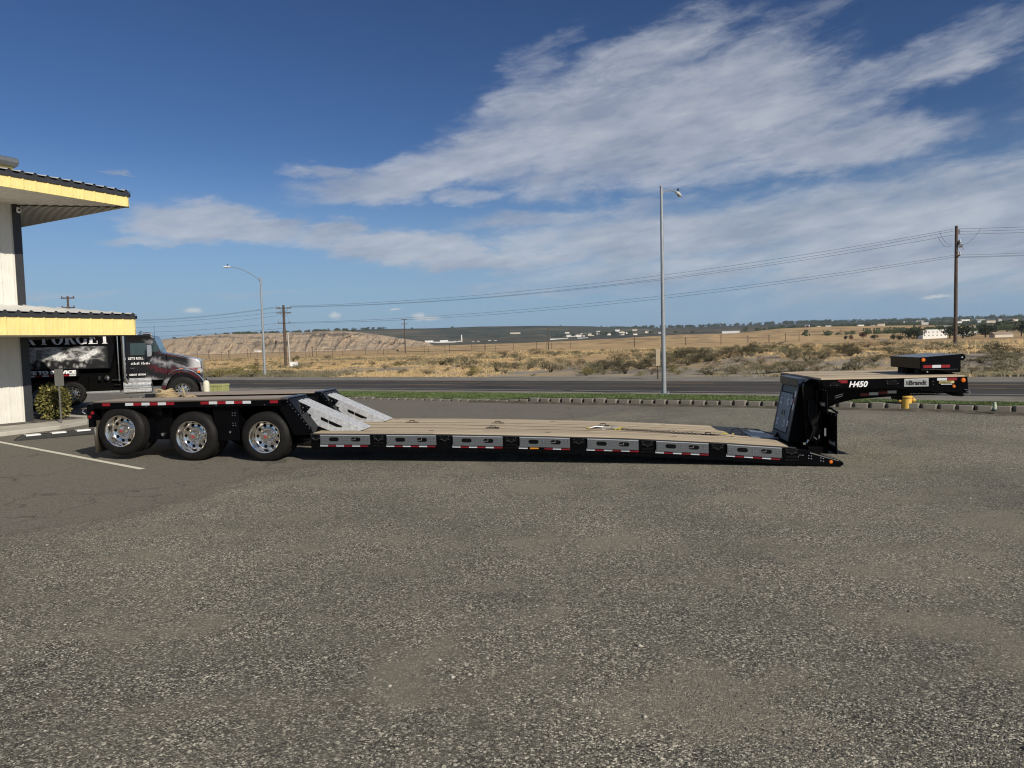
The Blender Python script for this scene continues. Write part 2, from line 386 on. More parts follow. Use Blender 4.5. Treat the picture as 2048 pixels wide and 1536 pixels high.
    o = N.n('ShaderNodeOutputMaterial'); nt.links.new(b.outputs[0], o.inputs[0]); return m

def ground_mat(name, cols, scale, fine, stops=None, bump=.4, dist=.05, rough=.95):
    """several earth colours mixed by noise"""
    m = bpy.data.materials.new(name); m.use_nodes = True; nt = m.node_tree; nt.nodes.clear(); N = NT(nt)
    pos = N.n('ShaderNodeNewGeometry').outputs['Position']
    n = N.noise(pos, scale, 8, .62); f = N.noise(pos, fine, 5, .7)
    k = len(cols); st = stops or [.32 + .36 * i / (k - 1) for i in range(k)]
    c = N.ramp(N.m('ADD', n, N.m('MULTIPLY', N.m('SUBTRACT', f, .5), .35)), list(zip(st, cols)))
    b = N.n('ShaderNodeBsdfPrincipled', i_Base_Color=c, i_Roughness=rough); b.inputs['Specular IOR Level'].default_value = .2
    bp = N.n('ShaderNodeBump', i_Strength=bump, i_Distance=dist, i_Height=f); N.put(b.inputs['Normal'], bp.outputs[0])
    o = N.n('ShaderNodeOutputMaterial'); nt.links.new(b.outputs[0], o.inputs[0]); return m

# ------------------------------------------------------------------ the ground
RA = math.radians(29.0)
def UD(u, D, z=0.0):                 # u runs along the road, D away from the camera
    return Vector((u * .875 + D * .485, -u * .485 + D * .875, z))
def toUD(X, Y): return X * .875 - Y * .485, X * .485 + Y * .875
def sm(a, b, x):
    t = min(1.0, max(0.0, (x - a) / (b - a))); return t * t * (3 - 2 * t)
def lot_z(X, Y):
    s = -.0175 * (max(-30, min(20, X)) + 4.68)
    f = (1 - sm(13.2, 19.5, Y)) if X > -4.68 else (1 - sm(27, 31, Y))
    return s * f
def terrain(X, Y, rough=True):
    u, D = toUD(X, Y)
    if D < 36: return lot_z(X, Y)
    z = -.8 * sm(150, 400, Y) - .5 * sm(62, 110, Y) * sm(10, 30, -X)
    z += .45 * sm(12, 20, X) * sm(40, 46, D) * (1 - sm(90, 160, Y)) + .25 * sm(3, 12, X) * sm(44, 60, D) * (1 - sm(90, 160, Y))
    if rough and D > 38.5:
        a = sm(38.5, 46, D) * (1 - sm(500, 900, Y))
        z += a * (.22 * noise.noise((X * .07, Y * .07, 1)) + .12 * noise.noise((X * .25, Y * .25, 5)) + .05 * noise.noise((X * .9, Y * .9, 9)))
    return z

def field_mat():
    m = bpy.data.materials.new('dry_field_earth'); m.use_nodes = True; nt = m.node_tree; nt.nodes.clear(); N = NT(nt)
    pos = N.n('ShaderNodeNewGeometry').outputs['Position']; x, y, z = N.sep(pos)
    D = N.m('ADD', N.m('MULTIPLY', x, .485), N.m('MULTIPLY', y, .875)); n = N.noise(pos, .16, 8, .62); f = N.noise(pos, 1.4, 5, .7); v = N.m('ADD', n, N.m('MULTIPLY', N.m('SUBTRACT', f, .5), .35))
    near = N.ramp(v, list(zip([.36, .48, .53, .6, .68], [(.20, .175, .14), (.27, .24, .19), (.32, .265, .185), (.38, .285, .165), (.23, .20, .145)])))
    far = N.ramp(N.m('ADD', N.noise(N.mapping(pos, scale=(.3, 1, 1)), .03, 7, .6), N.m('MULTIPLY', N.m('SUBTRACT', v, .5), .5)), list(zip([.34, .45, .52, .58, .66], [(.23, .155, .08), (.40, .275, .14), (.48, .335, .17), (.29, .195, .105), (.44, .31, .155)])))
    c = N.mix(N.mr(N.m('ADD', D, N.m('MULTIPLY', N.m('SUBTRACT', n, .5), 60)), 46, 70, 0, 1, True), near, far)
    b = N.n('ShaderNodeBsdfPrincipled', i_Base_Color=c, i_Roughness=.95); b.inputs['Specular IOR Level'].default_value = .2
    bp = N.n('ShaderNodeBump', i_Strength=.5, i_Distance=.06, i_Height=f); N.put(b.inputs['Normal'], bp.outputs[0])
    o = N.n('ShaderNodeOutputMaterial'); nt.links.new(b.outputs[0], o.inputs[0]); return m
field = field_mat()
# whole ground, out to the horizon
rad_ = [1.5 * (1.058 ** i) for i in range(150)]
rad_ = [r for r in rad_ if r < 7000]
NA = 420
angs = []
for i in range(NA): angs.append(-math.pi + 2 * math.pi * i / NA)
V = [(0, 0, -.15)]; Fq = []
for r in rad_:
    for a in angs:
        X, Y = r * math.sin(a), r * math.cos(a); u, D = toUD(X, Y)
        z = terrain(X, Y) - (.12 if D < 38.2 else .0)
        V.append((X, Y, z))
for j in range(len(rad_) - 1):
    for i in range(NA):
        k = (i + 1) % NA
        Fq.append((1 + j * NA + i, 1 + j * NA + k, 1 + (j + 1) * NA + k, 1 + (j + 1) * NA + i))
g_o = fast_mesh('ground', np.array(V), np.array(Fq), field); tag(g_o, kind='structure')

# the lot: asphalt at the left running out into gravel
EDGE = [(-60, -22), (-40, -12), (-20, 1.0), (-9, 6.3), (-5.91, 8.03), (-4.75, 9.1), (-4.54, 10.47), (-4.19, 11.83), (-2.2, 15.0), (.2, 18.3), (1.83, 19.6), (4.6, 22.6), (9, 30)]
def edge_dist(X, Y):
    best = 1e9; sg = 1
    for (a, b), (c, d) in zip(EDGE, EDGE[1:]):
        ex, ey = c - a, d - b; t = max(0, min(1, ((X - a) * ex + (Y - b) * ey) / (ex * ex + ey * ey)))
        qx, qy = X - a - t * ex, Y - b - t * ey; dd = math.hypot(qx, qy)
        if dd < best - 1e-9: best = dd; sg = -1 if ex * qy - ey * qx > 0 else 1
    return sg * best
us = np.arange(-62, 46.1, .6); Ds = np.arange(-42, 22.4, .6); Ds[-1] = 22.32
V = []; att = []
for D in Ds:
    for u in us:
        p = UD(u, D); V.append((p.x, p.y, lot_z(p.x, p.y) + .004)); att.append(edge_dist(p.x, p.y))
nu = len(us); Fq = [(j * nu + i, j * nu + i + 1, (j + 1) * nu + i + 1, (j + 1) * nu + i) for j in range(len(Ds) - 1) for i in range(nu - 1)]
lot = fast_mesh('parking_lot', np.array(V), np.array(Fq), lot_mat()); tag(lot, kind='structure')
at = lot.data.attributes.new('edge', 'FLOAT', 'POINT'); at.data.foreach_set('value', np.array(att, dtype=np.float32))

def strip(name, mat_, D0, D1, u0, u1, z, step=2.0, kind='structure', jag=0.0):
    n = max(2, int(round((u1 - u0) / step)) + 1); V = []
    for i in range(n):
        u = u0 + (u1 - u0) * i / (n - 1)
        j0 = jag * noise.noise((u * .4, 3, 0)); j1 = jag * noise.noise((u * .4, 9, 0))
        a = UD(u, D0 + j0); b = UD(u, D1 + j1); V += [(a.x, a.y, z), (b.x, b.y, z)]
    Fq = [(2 * i, 2 * i + 2, 2 * i + 3, 2 * i + 1) for i in range(n - 1)]
    return tag(fast_mesh(name, np.array(V), np.array(Fq), mat_), kind=kind)
shoulder_m = ground_mat('roadside_grit', [(.15, .138, .115), (.20, .185, .155), (.25, .235, .2)], .8, 9.0)
strip('roadside_gravel', shoulder_m, 22.3, 27.9, -140, 120, .006, .6, jag=0.0)
strip('far_roadside_gravel', shoulder_m, 34.9, 39.6, -160, 140, .006, .6, jag=.5)
road_m = ground_mat('road_asphalt', [(.040, .036, .032), (.058, .052, .046), (.07, .063, .056)], .25, 30.0, bump=.3, dist=.01, rough=.8)
strip('road', road_m, 27.5, 35.4, -200, 160, .012, 4, jag=0)
lw = mat('road_line_white', (.50, .50, .47), .7, var=.3, scale=1.2); ly = mat('road_line_yellow', (.30, .215, .09), .7, var=.35, scale=1.2)
for nm, D, m_ in (('white_road_line', 28.1, lw), ('yellow_road_line', 31.0, ly), ('yellow_road_line', 33.6, ly), ('white_road_line', 35.0, lw)):
    strip(nm, m_, D, D + .09, -200, 160, .017, 4)
for D, off in ((31.25, 0), (33.3, 1)):
    for u in range(-60, 60, 12): strip('broken_road_line', ly, D, D + .12, u + off, u + off + 3.2, .017, 3.2)
# painted parking line
pl = MB(); a = Vector((-6.61, 12.53)); b = Vector((-13.0, 17.15)); d = (b - a).normalized(); nn = Vector((-d.y, d.x)) * .055
pts = []
for i in range(15):
    c = a.lerp(b, i / 14); pts.append((c + nn, c - nn))
pl.add([(p.x, p.y, lot_z(p.x, p.y) + .009) for q in pts for p in q], [(2 * i, 2 * i + 1, 2 * i + 3, 2 * i + 2) for i in range(14)])
tag(pl.build('painted_parking_line', mat('worn_line_paint', (.66, .63, .52), .8, var=.12, scale=9, dirt=(.2, .18, .14, .5))), kind='structure')
# pale concrete apron in front of the building
wk = MB()
A = Vector((-13.5, 19.87)); nb = Vector((.875, -.485)); wb = Vector((.485, .875))
def bl(x, y): q = A + nb * x + wb * y; return q
def sheet(mb, cs, dz):
    top = [(p.x, p.y, lot_z(p.x, p.y) + dz) for p in cs]; n = len(top)
    mb.add(top + [(x, y, z - dz - .03) for x, y, z in top], [tuple(range(n))] + [(i, (i + 1) % n, (i + 1) % n + n, i + n) for i in range(n)])
cs = [bl(0, -9), bl(1.95, -9), bl(1.95, -1.6), bl(1.75, -.2), bl(1.25, .8), bl(.55, 1.5), bl(0, 1.7), bl(-4, 1.7), bl(-4, 0), bl(0, 0)]
sheet(wk, cs, .11)
tag(wk.build('sidewalk', conc_light, bevel=.02), kind='structure')
grit = MB()
cs = [bl(0, -9), bl(.45, -9), bl(.5, -.4), bl(.5, 1.2), bl(-3, 1.3), bl(-3, 0), bl(0, 0)]
sheet(grit, cs, .125)
tag(grit.build('planting_bed', ground_mat('bed_gravel', [(.05, .045, .04), (.10, .09, .08), (.2, .19, .17)], 6, 40)), kind='structure')

# grass strip behind the edging blocks
gm = ground_mat('mown_turf', [(.06, .088, .022), (.078, .11, .028), (.11, .13, .045)], 1.6, 22, bump=.6)
def grass_edge(u):      # far edge of the strip (D)
    return 26.3 - 2.3 * sm(-6, 2.5, u) - .9 * sm(2.5, 8, u)
gl = MB(); rows = 7; n = 90; V = []
for i in range(n):
    u = -24 + 36 * i / (n - 1); e = grass_edge(u) + .25 * noise.noise((u * .7, 2, 0))
    for j in range(rows):
        t = j / (rows - 1); D = 22.36 + (e - 22.36) * t; p = UD(u, D)
        z = (.17 - .10 * (1 - sm(-13.5, -10.5, u))) * (1 - sm(.4, 1.0, t)) + .012 + lot_z(p.x, p.y) * (1 - t)
        V.append((p.x, p.y, z))
Fq = [(i * rows + j, (i + 1) * rows + j, (i + 1) * rows + j + 1, i * rows + j + 1) for i in range(n - 1) for j in range(rows - 1)]
tag(fast_mesh('turf_base', np.array(V), np.array(Fq), gm), kind='structure')
blade_m = mat('grass_blades', (.095, .135, .04), .7, var=.45, scale=1.4)
rg = np.random.default_rng(3); nb_ = 42000; V = np.zeros((nb_ * 3, 3)); k = 0
for i in range(nb_):
    u = rg.uniform(-24, 12); e = grass_edge(u) + .1; t = rg.uniform(0, 1); D = 22.38 + (e - 22.38) * t; p = UD(u, D)
    z = (.17 - .10 * (1 - sm(-13.5, -10.5, u))) * (1 - sm(.4, 1.0, t)) + .012 + lot_z(p.x, p.y) * (1 - t)
    a = rg.uniform(0, 6.28); w = .012; h = rg.uniform(.015, .04)
    V[k] = (p.x - w * math.cos(a), p.y - w * math.sin(a), z); V[k + 1] = (p.x + w * math.cos(a), p.y + w * math.sin(a), z)
    V[k + 2] = (p.x + rg.uniform(-.03, .03), p.y + rg.uniform(-.03, .03), z + h); k += 3
tag(fast_mesh('grass', V, np.arange(nb_ * 3).reshape(-1, 3), blade_m), 'short green grass between the edging blocks and the road', 'grass', kind='stuff')

# ------------------------------------------------------------------ hills
def ridge(name, mat_, prof, R0, z0, R1, rows, cols, bump_f, back=400, power=1.0):
    prof = sorted(prof); az0, az1 = prof[0][0], prof[-1][0]; V = []
    xs = [p[0] for p in prof]; ys = [p[1] for p in prof]
    for j in range(rows + 1):
        t = j / (rows - 1)
        for i in range(cols):
            azd = az0 + (az1 - az0) * i / (cols - 1); a = math.radians(azd)
            e = math.radians(float(np.interp(azd, xs, ys)))
            zt = 2.09 + R1 * math.tan(e) * 1.0
            if t <= 1:
                d, dzz = bump_f(azd, t)
                R = R0 + (R1 - R0) * t + d; z = z0 + (zt - z0) * (t ** power) + dzz * (t > 0)
            else: R = R1 + back; z = zt - 25
            V.append((R * math.sin(a), R * math.cos(a), z))
    Fq = [(j * cols + i, j * cols + i + 1, (j + 1) * cols + i + 1, (j + 1) * cols + i) for j in range(rows) for i in range(cols - 1)]
    o = fast_mesh(name, np.array(V), np.array(Fq), mat_)
    for p in o.data.polygons: p.use_smooth = True
    return tag(o, kind='structure')
SHRUBS= [(-2.6,48.0,1.28,0.68,'b'),(-8.3,53.7,1.14,0.45,'a'),(-6.2,52.5,1.33,0.48,'a'),(-5.3,57.6,0.65,0.32,'c'),(-7.2,73.7,2.59,0.88,'d'),(-4.5,73.0,2.57,0.93,'a'),(-1.1,52.0,1.25,0.95,'d'),(-5.2,113.4,1.76,0.96,'d'),(-12.5,54.6,0.77,0.35,'a'),(-13.1,59.7,0.63,0.34,'a'),(-32.7,153.1,1.72,0.86,'a'),(2.9,53.1,1.87,0.97,'d'),(5.0,56.6,1.67,0.88,'d'),(4.7,44.5,1.19,0.5,'b'),(10.0,65.7,2.04,0.93,'d'),(7.4,55.7,1.77,0.71,'d'),(7.1,46.8,1.19,0.59,'a'),(9.6,53.3,1.69,0.68,'d'),(10.9,55.7,1.33,0.71,'d'),(15.9,66.7,2.58,0.94,'d'),(13.3,53.3,2.1,0.98,'d'),(15.3,54.6,2.31,1.08,'d'),(16.8,55.1,1.94,1.01,'d'),(18.0,55.4,1.17,0.78,'d'),(25.3,74.8,1.9,0.63,'c'),(11.5,41.8,1.65,0.53,'a'),(10.0,42.7,1.2,0.48,'b'),(8.6,43.6,0.92,0.49,'c'),(15.5,47.0,1.12,0.4,'c'),(16.3,46.4,0.85,0.52,'c'),(14.7,40.7,1.15,0.57,'a'),(14.2,40.8,1.44,0.63,'a'),(15.4,40.8,1.29,0.69,'a'),(16.7,40.9,1.73,0.63,'a'),(20.7,47.3,1.5,0.6,'d'),(19.0,47.6,0.87,0.6,'d'),(17.3,40.2,1.27,0.51,'a'),(21.9,45.3,0.77,0.29,'a'),(22.6,44.1,1.55,0.43,'d'),(20.3,39.6,0.61,0.33,'a'),(40.6,81.1,3.43,0.8,'c'),(79.6,151.7,3.21,0.85,'c'),(38.8,69.0,1.46,0.49,'a'),(27.1,70.2,1.24,0.64,'a'),(25.8,38.9,1.64,0.49,'d'),(28.8,42.0,0.89,0.41,'d'),(22.9,35.3,0.99,0.4,'a'),(23.3,34.7,1.22,0.49,'a'),(24.9,35.1,1.48,0.59,'a'),(32.3,45.3,1.6,0.57,'d'),(36.5,57.3,1.21,0.32,'d'),(-24.2,58.6,2.06,0.66,'b'),(-23.4,60.1,2.11,0.85,'b'),(-20.8,56.7,1.76,0.96,'b'),(-26.6,61.9,1.13,0.61,'c'),(-18.5,57.2,2.42,0.6,'a'),(-24.7,82.3,2.67,0.81,'a'),(-14.1,54.6,1.31,0.38,'a'),(-14.7,62.8,0.71,0.31,'a'),(-47.9,156.3,2.42,1.43,'d'),(-50.5,195.1,3.02,0.96,'d'),(-42.9,120.1,1.52,0.68,'d'),(-65.6,170.5,3.6,0.84,'a'),(-12.2,68.5,1.06,0.39,'a'),(-17.5,89.5,1.26,0.5,'c'),(-14.3,105.6,2.23,0.67,'a'),(1.0,86.6,2.44,0.85,'a'),(1.8,61.9,1.92,0.78,'a'),(0.3,57.1,1.37,0.56,'c'),(-1.1,126.0,2.66,0.89,'d'),(4.7,139.9,3.94,1.18,'d'),(6.7,109.4,3.08,1.08,'a'),(8.7,89.5,2.27,0.76,'a'),(5.1,74.1,1.57,0.73,'a'),(5.7,48.5,1.03,0.48,'a'),(10.3,47.7,1.14,0.6,'d'),(7.6,42.1,0.71,0.3,'b'),(12.8,41.6,1.06,0.41,'c'),(14.7,68.1,1.44,0.58,'d'),(18.9,39.6,0.67,0.22,'c'),(24.6,42.2,1.07,0.42,'a'),(23.2,38.0,0.8,0.32,'a'),(24.8,36.0,0.76,0.35,'a'),(18.6,41.4,0.58,0.26,'c'),(30.3,71.9,1.72,0.46,'a'),(72.8,192.3,4.6,1.08,'a'),(27.1,57.6,1.06,0.32,'d'),(32.9,48.6,0.82,0.27,'a')]
TREES= [(188.0,400,-0.5,2.5,2.3),(191.1,400,-0.6,2.5,2.8),(208.0,420,0.2,4.7,3.0),(204.6,400,-0.7,3.4,2.5),(177.6,330,-0.7,3.0,2.8),(180.8,330,-1.0,3.0,2.6),(184.8,330,-0.8,5.6,4.6),(188.5,330,-0.9,7.0,4.9),(203.8,330,0.0,7.4,4.6),(203.5,320,-0.9,8.6,5.4),(227.0,340,-0.5,8.1,6.2),(293.1,420,1.0,10.1,6.5),(244.2,340,0.3,6.7,6.2),(375.5,900,11.9,5.1,3.8)]
BUILDINGS= [('factory',-135.2,1300,2.9,65.9,6.4),('factory',-99.2,1320,3.8,18.6,4.6),('factory',-64.9,1330,3.8,23.4,3.7),('factory',-34.1,1350,3.0,26.6,4.8),('factory',-1.8,1350,3.1,28.5,3.8),('stack',-89.9,1300,5.4,2.7,15.6),('stack',-154.9,1290,7.9,1.8,4.5),('shed',-267.5,1250,5.5,30.8,2.6),('shed',-239.4,1300,4.7,27.5,2.7),('house',11.5,1900,29.8,26.8,4.0),('house',123.8,1500,14.7,12.7,4.2),('house',147.0,1500,13.0,19.0,6.3),('house',171.4,1520,14.7,12.8,6.4),('house',210.4,1520,15.9,7.5,4.3),('shed',87.5,1300,6.2,32.0,3.7),('shed',131.9,1310,6.0,18.5,4.6),('shed',198.8,1320,6.2,20.5,2.8),('house',280.2,1700,18.7,14.4,3.6),('house',349.2,1800,22.1,19.0,5.1),('house',396.4,1600,14.3,9.0,2.3),('house',413.8,1600,13.8,10.1,2.3),('shed',402.9,1300,12.6,32.0,2.7),('shed',336.8,900,7.9,24.1,2.5),('house',379.6,950,8.9,13.4,2.7),('house',405.0,950,9.6,8.0,2.7),('house',415.0,950,8.7,9.4,2.7),('house',442.7,960,8.8,16.9,4.1),('house',469.8,980,9.9,11.7,4.1),('house',491.3,990,8.8,10.5,4.2),('block',208.8,350,0.1,11.8,3.7),('house',257.3,420,3.1,7.7,3.3),('house',266.8,420,1.7,5.9,3.0),('house',280.7,430,2.7,9.1,2.7),('house',222.0,320,-1.4,8.1,3.2),('house',173.1,330,-0.8,3.5,0.7),('house',718.2,1300,23.6,13.7,2.7),('house',747.9,1300,23.7,18.3,3.7),('house',767.1,1200,21.8,23.7,4.2),('house',826.7,1250,21.9,22.0,4.4),('house',611.9,1200,19.9,8.5,3.4),('white_tank',-321.0,900,-0.3,8.9,2.5),('house',-319.1,920,-0.6,7.8,1.3),('house',-392.2,900,-0.4,22.2,1.3)]
BLUFF = [(-34.06,0.434),(-30.0,0.606),(-27.52,0.76),(-26.23,0.947),(-24.24,1.161),(-22.2,1.288),(-19.39,1.291),(-16.47,1.309),(-14.6,1.406),(-13.47,1.402),(-11.94,1.213),(-10.4,0.981),(-8.85,0.707),(-6.88,0.339),(-5.7,-0.011)]
ORCHARD = [(-17.95,1.224),(-15.73,1.332),(-13.47,1.422),(-11.16,1.452),(-8.82,1.44),(-6.05,1.416),(-2.45,1.469),(2.37,1.405),(6.37,1.254),(9.13,1.035),(12.24,0.786),(14.9,0.59),(18.59,0.289),(22.13,0.037)]
FARRIDGE = [(-42.89,0.424),(-35.68,0.477),(-26.9,0.387),(-12.72,0.956),(-0.86,0.988),(9.13,0.995),(14.9,0.939),(17.87,0.96),(20.73,0.978),(23.83,0.944),(28.69,0.909),(31.69,0.861),(35.81,0.858),(41.94,0.8),(51.34,0.497)]
GOLD = [(-9.0,0.0),(-4.9,0.04),(1.13,0.06),(5.15,0.13),(10.29,0.289),(13.42,0.399),(17.35,0.364),(20.73,0.64),(23.83,0.687),(28.69,0.592),(35.81,0.402),(44.1,0.236),(52.87,-0.02)]
POLES= [(-49.1,330,-0.8,15.1),(13.7,260,-0.5,7.9),(52.1,300,-1.8,5.9),(81.0,330,-2.3,5.3),(97.5,330,-2.1,5.6),(120.0,360,-1.5,4.6),(108.9,300,-2.0,4.9),(170.2,420,-0.6,5.0),(154.5,400,-1.4,5.1),(-127.5,300,0.3,2.5),(-119.1,300,0.1,2.5),(-78.3,280,-0.2,3.2),(222.6,500,0.9,4.9),(232.1,500,1.7,4.2),(218.7,380,1.2,4.8),(-92.8,150,3.2,10.8),(270.4,400,1.5,5.4)]

def hill_mat(name, cols, sc, dark=None, dark_amt=.6, ang=.5, stretch=5.0, dsc=.012):
    m = bpy.data.materials.new(name); m.use_nodes = True; nt = m.node_tree; nt.nodes.clear(); N = NT(nt)
    pos = N.n('ShaderNodeNewGeometry').outputs['Position']; x, y, z = N.sep(pos)
    v = N.comb(x, N.m('MULTIPLY', z, stretch), N.m('MULTIPLY', y, .3))
    n = N.noise(v, sc, 9, .65, .3)
    c = N.ramp(n, [(.32 + .36 * i / (len(cols) - 1), q) for i, q in enumerate(cols)])
    if dark:
        w = N.mapping(v, rot=(0, 0, ang), scale=(.35, 1.6, 1))
        c = N.mix(N.m('MULTIPLY', N.mr(N.noise(w, dsc, 8, .6, .6), .5, .6, 0, 1, True), dark_amt), c, dark + (1,))
    b = N.n('ShaderNodeBsdfPrincipled', i_Base_Color=c, i_Roughness=.95); b.inputs['Specular IOR Level'].default_value = .1
    bp = N.n('ShaderNodeBump', i_Strength=.8, i_Distance=2.0, i_Height=n); N.put(b.inputs['Normal'], bp.outputs[0])
    o = N.n('ShaderNodeOutputMaterial'); nt.links.new(b.outputs[0], o.inputs[0]); return m
def fb(a, b, c, s=1.0): return noise.fractal((a * s, b * s, c), 1.0, 2.0, 5)
def bluff_f(a, t):
    g = 1 - abs(2 * noise.noise((a * 1.3 - t * 1.6, t * .8, 3))); g2 = 1 - abs(2 * noise.noise((a * 4.2 - t * 3.0, t * 1.5, 7)))
    return -(g ** 3) * 55 * math.sin(math.pi * min(1, t * 1.05) * .9 + .1), 3.0 * fb(a * 1.2, t * 4, 1) * math.sin(math.pi * t) - 2.6 * (g2 ** 4) * math.sin(math.pi * t)
ridge('far_ridge', hill_mat('dark_farmland', [(.05, .055, .045), (.075, .075, .055), (.13, .11, .075), (.06, .06, .05)], .006, (.035, .042, .036), .7, 0, 9, .004), FARRIDGE, 1000, 0, 3000, 30, 360,
      lambda a, t: (0, 6 * fb(a * .3, t * 3, 4) * math.sin(math.pi * t)), power=1.0)
ridge('orchard_hills', hill_mat('orchard_hillside', [(.035, .045, .036), (.055, .065, .048), (.08, .085, .06), (.04, .05, .04)], .012, (.20, .155, .11), .55, .15, 7, .0042), ORCHARD, 1500, -.5, 2400, 30, 300,
      lambda a, t: (0, 5 * fb(a * .4, t * 3, 9) * math.sin(math.pi * t)))
ridge('bluff', hill_mat('eroded_bluff', [(.20, .155, .115), (.34, .26, .185), (.46, .355, .24), (.29, .23, .17), (.52, .41, .28)], .06, (.075, .078, .066), .7, .55, 3.2, .016), BLUFF, 950, -1.0, 1250, 60, 520, bluff_f, power=.8)
ridge('dry_rise', hill_mat('golden_dry_hill', [(.29, .195, .10), (.385, .265, .14), (.46, .325, .17), (.26, .18, .105)], .02, (.17, .14, .09), .6, .1, 14, .03), GOLD, 450, -1.0, 900, 24, 260,
      lambda a, t: (0, 1.2 * fb(a * .8, t * 5, 2) * math.sin(math.pi * t)))

# ------------------------------------------------------------------ edging blocks
blk = MB(); blk.prism([(-.15, 0), (.15, 0), (.203, .10), (.203, .15), (.12, .30), (-.12, .30), (-.203, .15), (-.203, .10)], -.10, .17, 'z')
def edging(i, u):
    p = UD(u, 22.2); z = lot_z(p.x, p.y)
    if i == 0:
        o = blk.build('edging_block', conc, bevel=.012)
    else:
        o = BLK0.copy(); COL.objects.link(o)
    o.location = (p.x, p.y, z + rnd.uniform(-.02, .012) + .01 - .10 * (1 - sm(-13.5, -10.5, u))); o.rotation_euler = (rnd.uniform(-.02, .02), rnd.uniform(-.02, .02), -RA + rnd.uniform(-.03, .03))
    o['label'] = 'grey concrete edging block in the long row along the grass strip'; o['category'] = 'concrete block'; o['group'] = 'edging blocks between the lot and the grass'
    return o
BLK0 = None; u = -21.0; i = 0
while u < 9.5:
    o = edging(i, u)
    if i == 0: BLK0 = o
    i += 1
    u += .415
# dirt heaped along the foot of the blocks
dm = MB(); rows = 4; n = 120; V = []
for i in range(n):
    u = -14 + 24 * i / (n - 1); wd = .55 + .3 * noise.noise((u * .8, 0, 4)); hh = .05 + .04 * noise.noise((u * 1.7, 4, 4))
    for j in range(rows):
        t = j / (rows - 1); p = UD(u, 22.3 - wd * t); V.append((p.x, p.y, lot_z(p.x, p.y) + .002 + max(.0, hh) * (1 - t) ** 1.5))
Fq = [(i * rows + j, (i + 1) * rows + j, (i + 1) * rows + j + 1, i * rows + j + 1) for i in range(n - 1) for j in range(rows - 1)]
tag(fast_mesh('dirt_bank', np.array(V), np.array(Fq), ground_mat('loose_dirt', [(.055, .048, .036), (.09, .08, .06), (.15, .135, .11)], 2.5, 18)), kind='structure')

# ------------------------------------------------------------------ loose stones on the gravel
def stones(name, n, seed, sel, smin, smax, m_, label):
    rg = np.random.default_rng(seed); base = np.array([(1, 0, 0), (-1, 0, 0), (0, 1, 0), (0, -1, 0), (0, 0, 1), (0, 0, -1)], float)
    fa = np.array([(0, 2, 4), (2, 1, 4), (1, 3, 4), (3, 0, 4), (2, 0, 5), (1, 2, 5), (3, 1, 5), (0, 3, 5)])
    P_ = []
    while len(P_) < n:
        q = sel(rg)
        if q is not None: P_.append(q)
    P_ = np.array(P_); s = smin + (smax - smin) * rg.uniform(0, 1, n) ** 3.0
    V = base[None] * rg.uniform(.55, 1.1, (n, 6, 1)) * s[:, None, None]; V[:, :, 2] *= .6; V += rg.uniform(-.12, .12, V.shape) * s[:, None, None]
    a = rg.uniform(0, 6.28, n); ca, sa = np.cos(a), np.sin(a)
    Vx = V[:, :, 0] * ca[:, None] - V[:, :, 1] * sa[:, None]; Vy = V[:, :, 0] * sa[:, None] + V[:, :, 1] * ca[:, None]
    V[:, :, 0] = Vx + P_[:, 0:1]; V[:, :, 1] = Vy + P_[:, 1:2]; V[:, :, 2] += P_[:, 2:3] + s[:, None] * .25
    Fc = (fa[None] + 6 * np.arange(n)[:, None, None]).reshape(-1, 3)
    return tag(fast_mesh(name, V.reshape(-1, 3), Fc, m_), label, 'gravel', kind='stuff')
def sel_near(rg):
    Y = 2.6 + 12 * rg.uniform(0, 1) ** 1.6; X = rg.uniform(-.9, .9) * Y + rg.uniform(-1, 1)
    if edge_dist(X, Y) < rg.uniform(-.2, .5): return None
    if rg.uniform() > .5 + .9 * noise.noise((X * .6, Y * .6, 2)): return None
    return (X, Y, lot_z(X, Y) + .004)
def stone_mat(name, stops):
    m = bpy.data.materials.new(name); m.use_nodes = True; nt = m.node_tree; nt.nodes.clear(); N = NT(nt)
    r = N.n('ShaderNodeNewGeometry').outputs['Random Per Island']
    b = N.n('ShaderNodeBsdfPrincipled', i_Base_Color=N.ramp(r, stops), i_Roughness=.85); b.inputs['Specular IOR Level'].default_value = .3
    o = N.n('ShaderNodeOutputMaterial'); nt.links.new(b.outputs[0], o.inputs[0]); return m
st_m = stone_mat('crushed_stone', [(0, (.06, .058, .052)), (.45, (.13, .125, .11)), (.8, (.22, .21, .185)), (.95, (.36, .34, .3)), (1, (.5, .47, .42))])
stones('loose_gravel', 36000, 5, sel_near, .0035, .0125, st_m, 'loose grey crushed stone lying over the gravel lot')
def sel_big(rg):
    Y = 3 + 16 * rg.uniform(0, 1) ** 1.3; X = rg.uniform(-.8, .9) * Y
    if edge_dist(X, Y) < .1: return None
    return (X, Y, lot_z(X, Y) + .004)
stones('larger_stones', 420, 6, sel_big, .010, .028, stone_mat('pale_stone', [(0, (.12, .11, .1)), (.5, (.27, .25, .22)), (1, (.48, .44, .38))]), 'scattered larger pale stones on the gravel lot')

